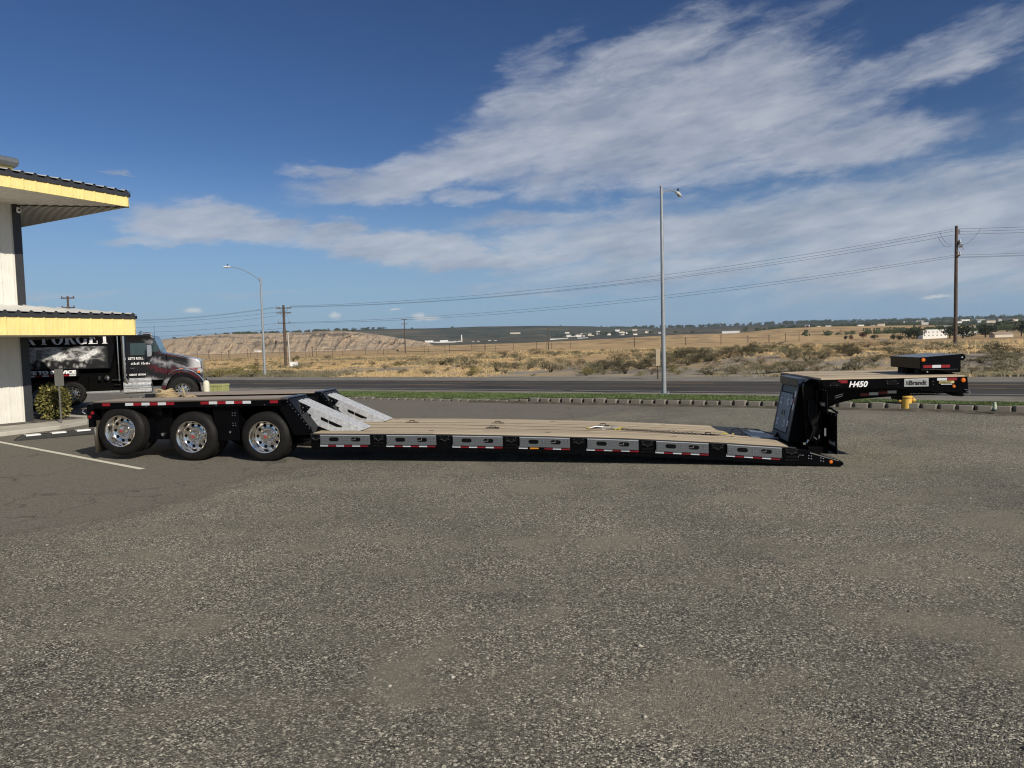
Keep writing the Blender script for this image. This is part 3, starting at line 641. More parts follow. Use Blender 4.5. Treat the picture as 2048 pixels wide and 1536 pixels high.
# ------------------------------------------------------------------ dry grass and scrub across the road
def tufts(name, n, seed, m_, hmin, hmax, label, cond):
    rg = np.random.default_rng(seed); V = []
    while len(V) < n * 9:
        D = 39.5 + 150 * rg.uniform() ** 2.2; Yd = D; u = rg.uniform(-1.25, 1.0) * (D + 25)
        p = UD(u, D)
        if p.y < 10 or not cond(p.x, p.y, D, rg): continue
        z = terrain(p.x, p.y); s = (1 + D / 140)
        for b in range(3):
            a = rg.uniform(0, 6.28); w = .035 * s; h = rg.uniform(hmin, hmax) * s; ox, oy = rg.uniform(-.16, .16, 2)
            V += [(p.x + ox - w, p.y + oy, z - .02), (p.x + ox + w, p.y + oy, z - .02), (p.x + ox + rg.uniform(-.1, .1), p.y + oy + .02, z + h)]
    V = np.array(V[:n * 9]); return tag(fast_mesh(name, V, np.arange(n * 9).reshape(-1, 3), m_), label, 'grass', kind='stuff')
straw = stone_mat('dry_straw', [(0, (.24, .165, .08)), (.5, (.40, .285, .14)), (1, (.54, .41, .22))])
sageb = stone_mat('low_scrub', [(0, (.10, .088, .055)), (.5, (.15, .133, .083)), (1, (.20, .175, .11))])
def c_straw(X, Y, D, rg): return noise.noise((X * .06, Y * .04, 11)) + .35 * noise.noise((X * .3, Y * .3, 2)) + sm(44, 75, D) * .5 > rg.uniform(0, .45)
def c_sage(X, Y, D, rg): return noise.noise((X * .07, Y * .05, 31)) + .3 * noise.noise((X * .4, Y * .4, 6)) > rg.uniform(.0, .35)
tufts('dry_grass', 34000, 21, straw, .04, .12, 'golden dry grass covering the field across the road', c_straw)
tufts('low_scrub', 19000, 22, sageb, .06, .22, 'low grey brown scrub among the dry grass across the road', c_sage)

def shrub_mesh(seed, kind):
    rg = np.random.default_rng(seed); V = []; F3 = []; lobes = [(rg.uniform(-.42, .42), rg.uniform(-.36, .36), rg.uniform(.25, .82), rg.uniform(.14, .32)) for _ in range(9)]
    n = 1100
    for i in range(n):
        lx, ly, lz, lr = lobes[rg.integers(len(lobes))]
        d = rg.normal(size=3); d /= np.linalg.norm(d); r = lr * rg.uniform(.55, 1.0)
        c = np.array([lx, ly, lz]) + d * np.array([r, r, r * .9]); c[2] = max(.04, min(c[2], 1.0)) 
        up = np.array([c[0] * .8, c[1] * .8, .75]) + rg.normal(size=3) * (.55 if kind == 'd' else .35); up /= np.linalg.norm(up)
        sd_ = np.cross(up, rg.normal(size=3)); sd_ /= np.linalg.norm(sd_)
        L = rg.uniform(.035, .085); w = .009 if kind in 'cd' else .014
        k = len(V); V += [c - sd_ * w, c + sd_ * w, c + up * L]; F3.append((k, k + 1, k + 2))
    for i in range(26):      # woody stems
        a = rg.uniform(0, 6.28); t = np.array([math.cos(a) * rg.uniform(.1, .5), math.sin(a) * rg.uniform(.1, .4), rg.uniform(.5, .85)])
        k = len(V); V += [np.array([-.012, 0, -.05]), np.array([.014, 0, -.05]), t]; F3.append((k, k + 1, k + 2))
    V = np.array(V); return V, np.array(F3)
sh_mats = {
    'a': stone_mat('sage_leaves', [(0, (.06, .055, .032)), (.5, (.17, .155, .092)), (1, (.32, .285, .175))]),
    'b': stone_mat('rabbitbrush_leaves', [(0, (.12, .10, .03)), (.5, (.19, .16, .055)), (1, (.26, .225, .08))]),
    'c': stone_mat('dead_brown_twigs', [(0, (.07, .052, .036)), (.5, (.13, .10, .07)), (1, (.20, .155, .11))]),
    'd': stone_mat('dark_greasewood', [(0, (.022, .020, .012)), (.5, (.055, .050, .028)), (1, (.11, .095, .055))])}
KIND = {'a': ('sagebrush', 'pale sagebrush clump', 'shrub'), 'b': ('rabbitbrush', 'yellowish rabbitbrush clump', 'shrub'),
        'c': ('tumbleweed', 'small dry brown tumbleweed', 'shrub'), 'd': ('desert_shrub', 'dark olive shrub', 'shrub')}
protos = {}
for kd in 'abcd':
    protos[kd] = []
    for s in range(5):
        V, F3 = shrub_mesh(100 + s + ord(kd) * 7, kd)
        me_o = fast_mesh(KIND[kd][0], V, F3, sh_mats[kd]); protos[kd].append(me_o.data); bpy.data.objects.remove(me_o)
NEAR_WORDS = {0: 'standing out beside the far edge of the road', 9: 'behind the tall light pole across the road', 51: 'left of the far light pole base', 52: 'at the foot of the far light pole',
              53: 'just left of the leaning far light pole', 59: 'behind the white utility cabinet', 6: 'tall and upright near the far roadside at centre', 4: 'broad one far behind the roadside at centre'}
cnt = {}
def put_shrub(X, Y, w, h, kd, label=None, far=False):
    o = bpy.data.objects.new(KIND[kd][0], protos[kd][rnd.randrange(5)]); COL.objects.link(o)
    o.location = (X, Y, terrain(X, Y) - .03); o.scale = (w * 1.05, w * .95, h * 1.1); o.rotation_euler = (0, 0, rnd.uniform(0, 6.28))
    nm, lb, ct = KIND[kd]
    o['category'] = ct; o['group'] = nm.replace('_', ' ') + ' clumps in the field across the road'
    if label: o['label'] = lb + ' ' + label
    else:
        bx = X / Y; size = 'low' if h < .42 else 'middling' if h < .75 else 'tall'
        where = ('left of the far street lamp' if bx < -.36 else 'between far street lamp and wooden pole' if bx < -.30 else 'right of the wooden pole' if bx < -.19 else 'above the ramps' if bx < -.06
                 else 'at the middle of the view' if bx < .08 else 'left of the near street lamp' if bx < .2 else 'just right of the near street lamp' if bx < .31 else 'left of the gooseneck tower' if bx < .39 else 'above the gooseneck deck' if bx < .53
                 else 'behind the raised box' if bx < .64 else 'right of the tall dark pole')
        dist = 'at the roadside' if Y < 44 and bx < .4 or toUD(X, Y)[1] < 45 else 'mid-field' if Y < 75 else 'far out'
        o['label'] = size + ' ' + lb.replace('small ', '') + ' ' + dist + ', ' + where
    return o
for i, (X, Y, w, h, kd) in enumerate(SHRUBS): put_shrub(X, Y, w, h, kd, NEAR_WORDS.get(i))
rs = random.Random(23); k = 0
while k < 75:
    D = 43 + 24 * rs.random(); u = rs.uniform(-19, 8) - (D - 43) * .2; p = UD(u, D)
    s = rs.uniform(.9, 1.9); put_shrub(p.x, p.y, s, s * rs.uniform(.42, .55), rs.choice('adda')); k += 1
rs = random.Random(17); k = 0
while k < 165:
    D = 41 + 95 * rs.random() ** 1.5; u = rs.uniform(-1.15, .95) * (D + 20); p = UD(u, D)
    if p.y < 25 or noise.noise((p.x * .05, p.y * .05, 7)) + .2 * rs.random() < .0: continue
    kd = rs.choice('aaaddcb'); s = rs.uniform(.4, 1.3)
    put_shrub(p.x, p.y, s * rs.uniform(.8, 1.3), s * rs.uniform(.35, .55), kd); k += 1

# ------------------------------------------------------------------ the metal-clad building at the left
B = empty('commercial_building', (-13.5, 19.87, 0), -RA)
tag(B, 'white ribbed metal building with yellow fascias and dark corner trim', 'building')
wall_m = mat('white_ribbed_siding', (.66, .64, .58), .5, var=.05, dirt=(.4, .36, .3, .25))
yel_m = mat('yellow_fascia', (.78, .64, .26), .5, var=.05, dirt=(.6, .45, .18, .25))
dark_m = mat('charcoal_trim', (.028, .029, .033), .45, var=.1)
soff_m = mat('soffit_panel', (.66, .62, .54), .6, var=.06)
roof_m = mat('pale_metal_roof', (.60, .60, .58), .4, metal=.2, var=.05)
def ribbed(mb, y0, y1, z0, z1, x, out, pitch=.3, rib=.018, axis='y'):
    """ribbed sheet in the plane x, running along y; `out` = +1 or -1"""
    pr = []; y = y1
    while y > y0:
        for dy, dxx in ((0, 0), (.055, 0), (.07, rib), (.10, rib), (.115, 0), (.19, 0), (.2, rib * .3), (.212, 0)):
            if y - dy > y0: pr.append((y - dy, x + out * dxx))
        y -= pitch
    pr.append((y0, x))
    vs = []; fs = []
    for yy, xx in pr:
        a = (xx, yy) if axis == 'y' else (yy, xx)
        vs += [(a[0], a[1], z0), (a[0], a[1], z1)]
    for i in range(len(pr) - 1): fs.append((2 * i, 2 * i + 1, 2 * i + 3, 2 * i + 2))
    mb.add(vs, fs)
w = MB(); ribbed(w, -14, -.16, .02, 6.28, 0, 1); ribbed(w, -9, -.16, .02, 6.28, 0, 1, axis='x')
w.box(-9, -.03, -14, -.03, .1, 7.0)
w.build('wall', wall_m, B)
c = MB(); c.box(-.01, .032, -.175, .02, .0, 6.28); c.box(-.175, .02, -.01, .034, .0, 6.276); c.build('corner_trim', dark_m, B)
def canopy(z0, zf, zr, zin, name):
    ox, oy = 2.08, 1.87
    s = MB()      # soffit: ribs square to each fascia, mitred at the corner
    y = -14
    k = 0
    while y < oy:
        x1 = ox - .02; x0 = 0 if y < 0 else (y / oy) * ox
        if x1 - x0 > .02:
            s.add([(x0, y, z0), (x1, y, z0), (x1, y + .13, z0), (x0, y + .13, z0), (x0, y + .14, z0 - .014), (x1, y + .14, z0 - .014), (x1, y + .165, z0 - .014), (x0, y + .165, z0 - .014)],
                  [(0, 1, 2, 3), (3, 2, 5, 4), (4, 5, 6, 7)])
        y += .175
    x = -9
    while x < ox:
        y1 = oy - .02; y0 = 0 if x < 0 else (x / ox) * oy
        if y1 - y0 > .02:
            s.add([(x, y0, z0), (x, y1, z0), (x + .13, y1, z0), (x + .13, y0, z0), (x + .14, y0, z0 - .014), (x + .14, y1, z0 - .014), (x + .165, y1, z0 - .014), (x + .165, y0, z0 - .014)],
                  [(0, 1, 2, 3), (3, 2, 5, 4), (4, 5, 6, 7)])
        x += .175
    s.box(-9, ox - .05, -14, oy - .05, z0 + .02, z0 + .05)
    r = s.build('soffit', soff_m, B)
    t = MB(); t.tube([(0, 0, z0 - .02), (ox - .03, oy - .03, z0 - .02)], .016, 4); t.build('soffit_joint', mat('joint_brown', (.06, .045, .035), .6), B)  # thin dark brown strip along the mitre joint
    f = MB(); ribbed(f, -14, oy, z0 - .01, zf, ox, 1, pitch=.3, rib=.02); ribbed(f, -9, ox, z0 - .01, zf, oy, 1, axis='x', pitch=.3, rib=.02)
    f.box(ox - .03, ox - .004, -14, oy, z0 - .012, zf); f.box(-9, ox, oy - .03, oy - .004, z0 - .014, zf - .003)
    f.build('fascia', yel_m, B)
    sc_ = MB(); y = oy - .05
    while y > -14:
        for zz_ in (z0 + .05, zf - .05): sc_.box(ox + .001, ox + .006, y - .004, y + .004, zz_ - .004, zz_ + .004)
        y -= .15
    sc_.build('fastener', dark_m, B)
    e = MB()
    e.box(ox - .02, ox + .035, -14, oy + .035, zf, zr - .02); e.box(-9, ox + .035, oy - .02, oy + .037, zf + .002, zr - .022)
    y = oy - .02     # black closures under each roof rib
    while y > -14:
        e.prism([(y, zr - .02), (y - .16, zr - .02), (y - .135, zr + .03), (y - .03, zr + .03)], ox - .3, ox + .04, 'x'); y -= .3
    e.build('eave_trim', dark_m, B)
    rf = MB()
    prf = []; y = oy + .06
    while y > -14:
        prf += [(y, 0), (y - .12, 0), (y - .15, .035), (y - .19, .035), (y - .22, 0)]; y -= .3
    vs = []
    for yy, dz in prf:
        f_ = max(0, yy) / (oy + .06); vs += [(ox + .07, yy, zr + .02 + dz), (f_ * ox, yy, zin + (zr + .02 - zin) * f_ + dz)]
    rf.add(vs, [(2 * i, 2 * i + 1, 2 * i + 3, 2 * i + 2) for i in range(len(prf) - 1)])
    rf.add([(ox + .07, oy + .06, zr + .02), (-9, oy + .06, zr + .02), (-9, 0, zin), (0, 0, zin)], [(0, 1, 2, 3)])
    rf.build('roof', roof_m, B)
canopy(6.28, 6.55, 6.67, 7.1, 'upper'); canopy(2.64, 3.09, 3.2, 3.5, 'lower')
gb = MB(); gb.box(-6, .55, -14, -.34, 6.8, 7.15); gb.build('raised_fascia', yel_m, B)
gt = MB(); gt.prism([(.52, 7.14), (.70, 7.16), (.78, 7.24), (.76, 7.34), (.62, 7.39), (.40, 7.36), (.40, 7.15)], -14, -.30, 'y'); gt.build('gutter', mat('grey_gutter', (.13, .14, .15), .4, metal=.3), B, bevel=.01)
_c = bl(.032, -.05)
cm = empty('security_camera', (_c.x, _c.y, 6.14), -RA); tag(cm, 'small white dome security camera under the upper eave at the building corner', 'camera')
q = MB(); q.lathe([(0, .02), (.05, .02), (.062, -.02), (.06, -.05), (.045, -.085), (.02, -.105), (0, -.11)], (.07, 0, 0), 'z', 18); q.build('housing', white_p, cm, True)
q = MB(); q.box(.0, .07, -.025, .02, -.01, .06); q.build('bracket', white_p, cm)
q = MB(); q.lathe([(0, .015), (.022, .012), (.03, 0)], (.125, -.01, -.035), 'x', 12); q.build('lens', black, cm, True)

# hedge and little sign post by the corner
def leafy(name, c, rx, ry, h, n, m_, seed, L=.09, parent=None):
    rg = np.random.default_rng(seed); V = []; Fs = []
    for i in range(n):
        d = rg.normal(size=3); d /= np.linalg.norm(d); r = rg.uniform(.72, 1.02) * (1 + .10 * math.sin(d[0] * 7 + d[2] * 5) + .08 * math.sin(d[1] * 9))
        pz = np.array([d[0] * rx * r, d[1] * ry * r, h * (.5 + .5 * d[2] * r)])
        if pz[2] < .02: pz[2] = rg.uniform(.02, .3 * h)
        up = d + rg.normal(size=3) * .7; up /= np.linalg.norm(up); s = np.cross(up, rg.normal(size=3)); s /= np.linalg.norm(s)
        ll = L * rg.uniform(.6, 1.3); w_ = ll * .28; k = len(V); p0 = pz
        V += [p0, p0 + up * ll * .5 + s * w_, p0 + up * ll, p0 + up * ll * .5 - s * w_]; Fs.append((k, k + 1, k + 2, k + 3))
    o = fast_mesh(name, np.array(V), np.array(Fs), m_, parent); o.location = c; return o
def leaf_mat(name, stops):
    m = stone_mat(name, stops); return m
hp = bl(-.02, .62); zz = lot_z(hp.x, hp.y) + .12
hedge = empty('hedge', (hp.x, hp.y, zz)); tag(hedge, 'yellow green leafy hedge beside the dark building corner', 'hedge')
o = leafy('foliage', (0, 0, 0), .36, .42, .98, 1800, leaf_mat('hedge_leaves', [(0, (.045, .045, .012)), (.5, (.115, .108, .03)), (.85, (.22, .195, .06)), (1, (.36, .30, .12))]), 9, .1, hedge)
s = MB()
for k in range(7):
    a = k * .9; s.tube([(0, 0, 0), (.15 * math.cos(a), .15 * math.sin(a), .4), (.3 * math.cos(a), .3 * math.sin(a), .8)], [.02, .012, .005], 5)
s.build('stem', wood_pole, hedge)
sp = Vector((-12.38, 19.4)); z0 = lot_z(sp.x, sp.y) + .1
sg = empty('parking_sign', (sp.x, sp.y, z0)); tag(sg, 'small blank grey sign on a thin post beside the hedge', 'sign')
q = MB(); q.box(-.018, .018, -.012, .012, 0, 1.48); q.build('post', mat('dull_post', (.12, .12, .115), .6), sg)
q = MB(); q.prism([(-.125, 1.05), (-.11, 1.03), (.11, 1.03), (.125, 1.05), (.125, 1.47), (.11, 1.49), (-.11, 1.49), (-.125, 1.47)], .013, .018, 'y'); q.build('sign_plate', mat('bare_aluminium', (.12, .12, .11), .6), sg)

# parking stop with white blocks
ps = empty('wheel_stop', (-11.05, 17.25, lot_z(-11.05, 17.25) + .004), math.atan2(1.1, 1.01) - .02)
tag(ps, 'black rubber wheel stop with white reflective blocks on the asphalt', 'wheel stop')
q = MB(); q.prism([(-.95, 0), (.95, 0), (.88, .07), (.76, .12), (-.76, .12), (-.88, .07)], -.12, .12, 'y'); q.build('body', mat('stop_rubber', (.02, .02, .02), .7), ps, bevel=.015)
q = MB()
for x in (-.58, -.05, .48): q.box(x - .15, x + .15, -.123, .11, .10, .127) 
q.build('reflector_band', white_p, ps)

# ------------------------------------------------------------------ street lamps
def street_lamp(loc, yaw, H_, L, r0, r1, rise, label):
    e = empty('street_lamp', loc, yaw); tag(e, label, 'street lamp', 'street lamps along the road')
    q = MB(); q.tube([(0, 0, .03), (0, 0, H_ * .33), (0, 0, H_ * .66), (0, 0, H_)], [r0, r0 * .8 + r1 * .2, r0 * .4 + r1 * .6, r1], 14); q.build('pole', galv_pole, e, True)
    q = MB(); q.box(-.17, .17, -.17, .17, 0, .035)
    for a in (-1, 1):
        for b in (-1, 1): q.cyl((a * .13, b * .13, .03), (a * .13, b * .13, .09), .018, 8)
    q.box(r0 - .01, r0 + .03, -.05, .05, .35, .6)
    q.build('base_plate', galv_pole, e)
    pts = [(0.04 + L * t, 0, H_ - .18 + rise * math.sin(min(1, t * 1.15) * math.pi * .5) * 1.0 - .05 * max(0, t - .75) * rise) for t in [i / 12 for i in range(13)]]
    q = MB(); q.tube(pts, .026, 8); q.cyl((0, 0, H_ - .02), (0, 0, H_ + .05), r1 * 1.2, 12); q.box(-.02, .12, -.05, .05, H_ - .26, H_ - .1); q.build('arm', galv_pole, e, True)
    p = pts[-1]
    q = MB(); q.tube([(p[0] - .12, 0, p[2]), (p[0] - .02, 0, p[2] + .01), (p[0] + .2, 0, p[2] - .01), (p[0] + .42, 0, p[2] - .02), (p[0] + .55, 0, p[2] - .03)], [.045, .065, .075, .06, .025], 12)
    o = q.build('lamp_head', mat('lamp_head_grey', (.62, .63, .64), .35, metal=.2), e, True)
    q2 = MB(); q2.tube([(p[0] + .1, 0, p[2] - .06), (p[0] + .18, 0, p[2] - .07), (p[0] + .3, 0, p[2] - .07)], [.04, .05, .03], 10); q2.build('lens', mat('lamp_glass', (.12, .12, .11), .2), o, True)
    q3 = MB(); q3.cyl((p[0] + .12, 0, p[2] + .1), (p[0] + .12, 0, p[2] + .2), .04, 8); q3.build('photocell', dark_m, o)
street_lamp((5.75, 26.82, .05), math.atan2(.875, .485), 7.72, 2.1, .088, .05, .34, 'tall galvanised street lamp on the near grass strip by the road')
street_lamp((-20.19, 58.07, .0), math.atan2(-.875, -.485), 7.95, 3.0, .11, .06, .85, 'galvanised street lamp on the far side of the road, long arm')

# ------------------------------------------------------------------ utility poles and wires
pin = mat('insulator_grey', (.2, .2, .21), .35)
def utility_pole(loc, H_, r, yaw, arms, label, brace=True):
    e = empty('utility_pole', loc, yaw); tag(e, label, 'utility pole', 'utility poles carrying the power lines')
    q = MB(); q.tube([(0, 0, -.5), (0, 0, H_ * .5), (0, 0, H_)], [r, r * .88, r * .72], 12); q.build('trunk', wood_pole, e, True)
    for z, L, dbl in arms:
        q = MB(); q.box(-L, L, r * .75, r * .75 + .11, z - .06, z + .06)
        if dbl: q.box(-L, L, -r * .75 - .11, -r * .75, z - .06, z + .06)
        if brace:
            for s in (-1, 1): q.tube([(s * L * .62, r * .75 + .12, z - .06), (s * .05, r * .75 + .12, z - .06 - L * .5)], .025, 5)
        a = q.build('crossarm', wood_pole, e)
        for x in (-.92, -.55, .55, .92):
            q = MB(); q.lathe([(0, 0), (.03, 0), (.06, .05), (.05, .09), (.07, .12), (.04, .2), (0, .21)], (x * L, r * .75 + .055, z + .06), 'z', 8)
            q.build('insulator', pin, a, True)
    return e
# left double-arm pole, its dropped arms, conduit and guys
lp = utility_pole((-35.55, 112.0, -.45), 9.55, .24, 0.15, [(9.1, 1.15, True), (8.35, 1.1, True)], 'thick wooden utility pole with two double crossarms behind the far lamp')
q = MB(); q.tube([(.62, -.1, -.3), (.50, -.1, 5.3)], [.15, .13], 10); q.build('conduit', mat('pale_conduit', (.38, .36, .32), .6), lp, True)
q = MB(); q.box(-.9, .95, -.3, -.2, 6.68, 6.78); q.cyl((-.8, -.25, 6.78), (-.8, -.25, 6.95), .06, 8); q.cyl((.8, -.25, 6.78), (.8, -.25, 6.95), .06, 8); q.build('lower_crossarm', wood_pole, lp)
q = MB()
for s in (-1, 1): q.tube([(s * .1, 0, 8.0), (s * 3.6, -.5, 3.8 if s > 0 else 4.2)], .022, 4)
q.build('guy_wire', galv_pole, lp)
# right tall dark pole
rp = utility_pole((53.15, 85.0, .15), 14.55, .22, 1.15, [], 'tall dark brown utility pole at right behind the raised front deck')
q = MB(); q.box(-.75, .75, -.30, -.19, 10.95, 11.07); q.box(-.85, .85, -.30, -.19, 12.35, 12.48)
q.build('crossarm', wood_pole, rp)
q = MB()
for k, (x, z) in enumerate(((-.55, 12.5), (-.2, 12.5), (.2, 12.5), (.55, 12.5), (-.5, 11.1), (.5, 11.1))):
    q.lathe([(0, 0), (.05, 0), (.09, .08), (.06, .16), (.09, .22), (.05, .34), (0, .36)], (x, -.3, z), 'z', 8)
q.box(-.28, .28, -.62, -.24, 12.0, 12.32); q.box(-.1, .1, -.36, -.2, 13.6, 14.1); q.tube([(-.2, -.4, 12.3), (-.5, -.7, 11.75), (-.2, -.6, 11.7)], .03, 5)
q.build('hardware', pin, rp, True)
wire_m = mat('wire_dark', (.035, .035, .04), .5)
def wire(p0, p1, sag, r=.016, label='thin dark power line wire', n=40, grp='overhead power line wires'):
    pts = []
    for i in range(n + 1):
        t = i / n; p = Vector(p0).lerp(Vector(p1), t); p.z -= sag * 4 * t * (1 - t); pts.append(p)
    q = MB(); q.tube(pts, r, 4); o = q.build('power_line', wire_m); tag(o, label, 'power line', grp); return o
RPt = Vector((53.1, 85.0, 14.0)); LPt = Vector((-35.6, 112, 8.75))
wl = 'dark overhead wire of the upper span between the left and right utility poles'
for dxx, dzz in ((0, .35), (.25, .12), (.1, -.35)):
    wire(RPt + Vector((-.15, dxx, dzz)), LPt + Vector((.9, dxx * 2, dzz * .25 + .1)), 1.75 + dxx, .021, wl)
wl = 'dark overhead wire of the lower span between the left and right utility poles'
for dxx, dzz in ((0, .1), (.2, -.12)):
    wire(Vector((52.9, 85, 11.15 + dzz)), Vector((-34.8, 111.8, 6.3 + dzz * .5)), 1.55 + dxx, .021, wl)
wl = 'dark overhead wire running right from the tall right pole out of view'
for dxx, dzz in ((0, .33), (.5, .1), (0, -.3)): wire(RPt + Vector((.15, dxx, dzz)), Vector((110, 62 + dxx * 3, 13.5 + dzz)), .7, .021, wl)
for dxx, dzz in ((0, .1), (.3, -.12), (.5, -.2)): wire(Vector((53.2, 85, 11.15 + dzz)), Vector((110, 62 + dxx * 3, 10.9 + dzz)), .5, .018, wl)
wl = 'faint overhead wire running left from the double-arm pole past the building'
for x, z, z2, sg_ in ((-.9, 9.0, 9.7, 1.9), (-.5, 8.9, 9.1, 1.7), (.4, 8.3, 8.2, 1.3), (-.8, 7.6, 7.4, 1.4), (0, 6.5, 6.2, 1.1), (0, 5.6, 5.2, .9), (0, 5.2, 4.3, .8)):
    wire(Vector((-35.6 + x, 112, z - .1)), Vector((-96, 138 + x, z2 + 1.2)), sg_, .02, wl)
wl = 'thin jumper loop wire hanging at the head of the tall right pole'
for a, b, s in (((50.9, 84.6, 14.0), (52.5, 84.8, 12.6), .55), ((50.7, 84.6, 13.5), (52.4, 84.8, 12.4), .6), ((53.4, 85, 12.5), (55.5, 84.2, 14.2), .6)):
    wire(a, b, s, .02, wl, 16, 'jumper loops on the tall pole')
# far small poles across the plain
fp = None
for i, (X, Y, z, h) in enumerate(POLES):
    h = h * 1.05
    lbl = {0: 'wooden utility pole with two short crossarms rising against the orchard hill', 15: 'top of a distant crossarm pole above the low awning'}.get(i, 'thin distant wooden pole in the dry plain')
    if i in (0, 15):
        e = empty('utility_pole', (X, Y, z)); q = MB(); q.tube([(0, 0, -2), (0, 0, h)], [.3, .2], 8); q.build('trunk', wood_pole, e, True)
        for zz_ in (h - .4, h - 2.4):
            q = MB(); q.box(-1.4, 1.4, -.1, .1, zz_ - .12, zz_ + .12); q.box(-1.3, -1.15, -.08, .08, zz_, zz_ + .4); q.box(1.15, 1.3, -.08, .08, zz_, zz_ + .4); q.build('crossarm', wood_pole, e)
    else:
        q = MB(); q.tube([(0, 0, -2), (0, 0, h)], [.20, .15], 6); q.box(-.7, .7, -.08, .08, h - .5, h - .35); e = q.build('utility_pole', wood_pole); e.location = (X, Y, z)
    tag(e, lbl, 'utility pole', 'distant poles across the plain' if i not in (0, 15) else 'utility poles carrying the power lines')
# ragged line of thin fence posts in the plain
fpost = None
for i in range(30):
    X = -128 + i * 5.2 + rnd.uniform(-4, 4); Y = 290 + rnd.uniform(-30, 30)
    if fpost is None:
        q = MB(); q.tube([(0, 0, -1), (0, 0, 3.0)], .09, 5); o = q.build('fence_post', wood_pole); fpost = o
    else: o = fpost.copy(); COL.objects.link(o)
    o.location = (X, Y, -.9); o.scale = (1, 1, rnd.uniform(.7, 1.4)); tag(o, 'thin weathered post in the line across the dry plain', 'post', 'posts across the dry plain')

# ------------------------------------------------------------------ small roadside things
sb = empty('road_sign', (7.85, 38.0, 0)); sb.rotation_euler = (0, 0, math.radians(28)); tag(sb, 'tan blank back of a tall road sign half behind the lamp post', 'sign')
q = MB(); q.box(-.15, .15, 0, .02, .72, 1.62); q.build('sign_plate', mat('tan_sign_back', (.27, .22, .15), .6), sb)
q = MB(); q.box(-.03, .03, .021, .07, 0, 1.6); q.build('post', wood_pole, sb)
tb = empty('utility_cabinet', (-31.8, 104, -.62), .2); tag(tb, 'white utility cabinet beside the foot of the thick wooden pole', 'cabinet')
q = MB(); q.box(-.55, .55, -.4, .4, 0, .85); q.build('body', white_p, tb, bevel=.03); q = MB(); q.box(-.6, .6, -.45, .45, .85, .93); q.build('lid', white_p, tb, bevel=.02)
ub = empty('utility_box', (-12.75, 30.6, .0), -.1); tag(ub, 'squat pale green ground utility box in front of the road', 'utility box')
gm_ = mat('faded_green_box', (.33, .34, .14), .6, var=.12)
q = MB(); q.box(-.42, .42, -.3, .3, 0, .62); q.build('body', gm_, ub, bevel=.015)
q = MB(); q.prism([(-.44, .62), (.44, .62), (.42, .70), (-.42, .70)], -.32, .32, 'y'); q.build('lid', gm_, ub, bevel=.01)
q = MB(); q.box(.0, .008, -.305, -.30, .03, .6); q.box(.2, .208, -.305, -.30, .03, .6); q.build('door_seam', dark_m, ub)
bo = MB(); bo.lathe([(.11, 0), (.11, .84), (.10, .90), (.06, .95), (0, .97)], (-10.86, 25.2, .12), 'z', 18); tag(bo.build('bollard', mat('cream_bollard', (.60, .58, .46), .6), None, True), 'cream round topped bollard in front of the dump truck nose', 'bollard')
# hydrant
hz = lot_z(10.86, 19.5) - .07
hy = empty('fire_hydrant', (10.86, 19.5, hz), 2.95); tag(hy, 'yellow fire hydrant on the grass behind the edging blocks', 'fire hydrant')
hm = mat('hydrant_yellow', (.62, .38, .07), .45, var=.12, dirt=(.35, .2, .05, .4))
q = MB(); q.lathe([(0, 0), (.17, 0), (.17, .03), (.135, .035), (.128, .1), (.130, .4), (.155, .405), (.155, .44), (.132, .45), (.125, .52), (.085, .60), (.04, .65), (.03, .72), (0, .72)], (0, 0, 0), 'z', 24); q.build('barrel', hm, hy, True)
for s in (-1, 1):
    q = MB(); q.lathe([(r_, s * a_) for r_, a_ in ((0, 0), (.05, 0), (.05, .06), (.068, .065), (.068, .11), (.03, .12), (.02, .15), (0, .15))], (s * .09, 0, .33), 'x', 14)
    q.build('side_cap', hm, hy, True)
q = MB(); q.lathe([(0, 0), (.075, 0), (.075, -.06), (.095, -.065), (.095, -.11), (.03, -.13), (0, -.14)], (0, -.09, .33), 'y', 16); q.build('front_cap', hm, hy, True)
q = MB(); q.tube([(-.18, 0, .33), (-.22, -.03, .2), (-.17, -.06, .12), (-.11, -.08, .2)], .008, 5); q.build('chain', black_matt, hy)
gp = empty('standpipe', (12.39, 18.17, lot_z(12.39, 18.17) + .08)); tag(gp, 'short pale green capped pipe standing on the edging blocks', 'pipe')
q = MB(); q.lathe([(0, 0), (.045, 0), (.045, .10), (.035, .12), (.035, .17), (.02, .185), (0, .19)], (0, 0, .05), 'z', 14); q.build('riser', mat('pale_green_pipe', (.38, .45, .33), .5), gp, True)
q = MB(); q.lathe([(0, 0), (.09, 0), (.085, .03), (.05, .05), (0, .05)], (0, 0, .0), 'z', 14); q.build('collar', dark_m, gp, True)

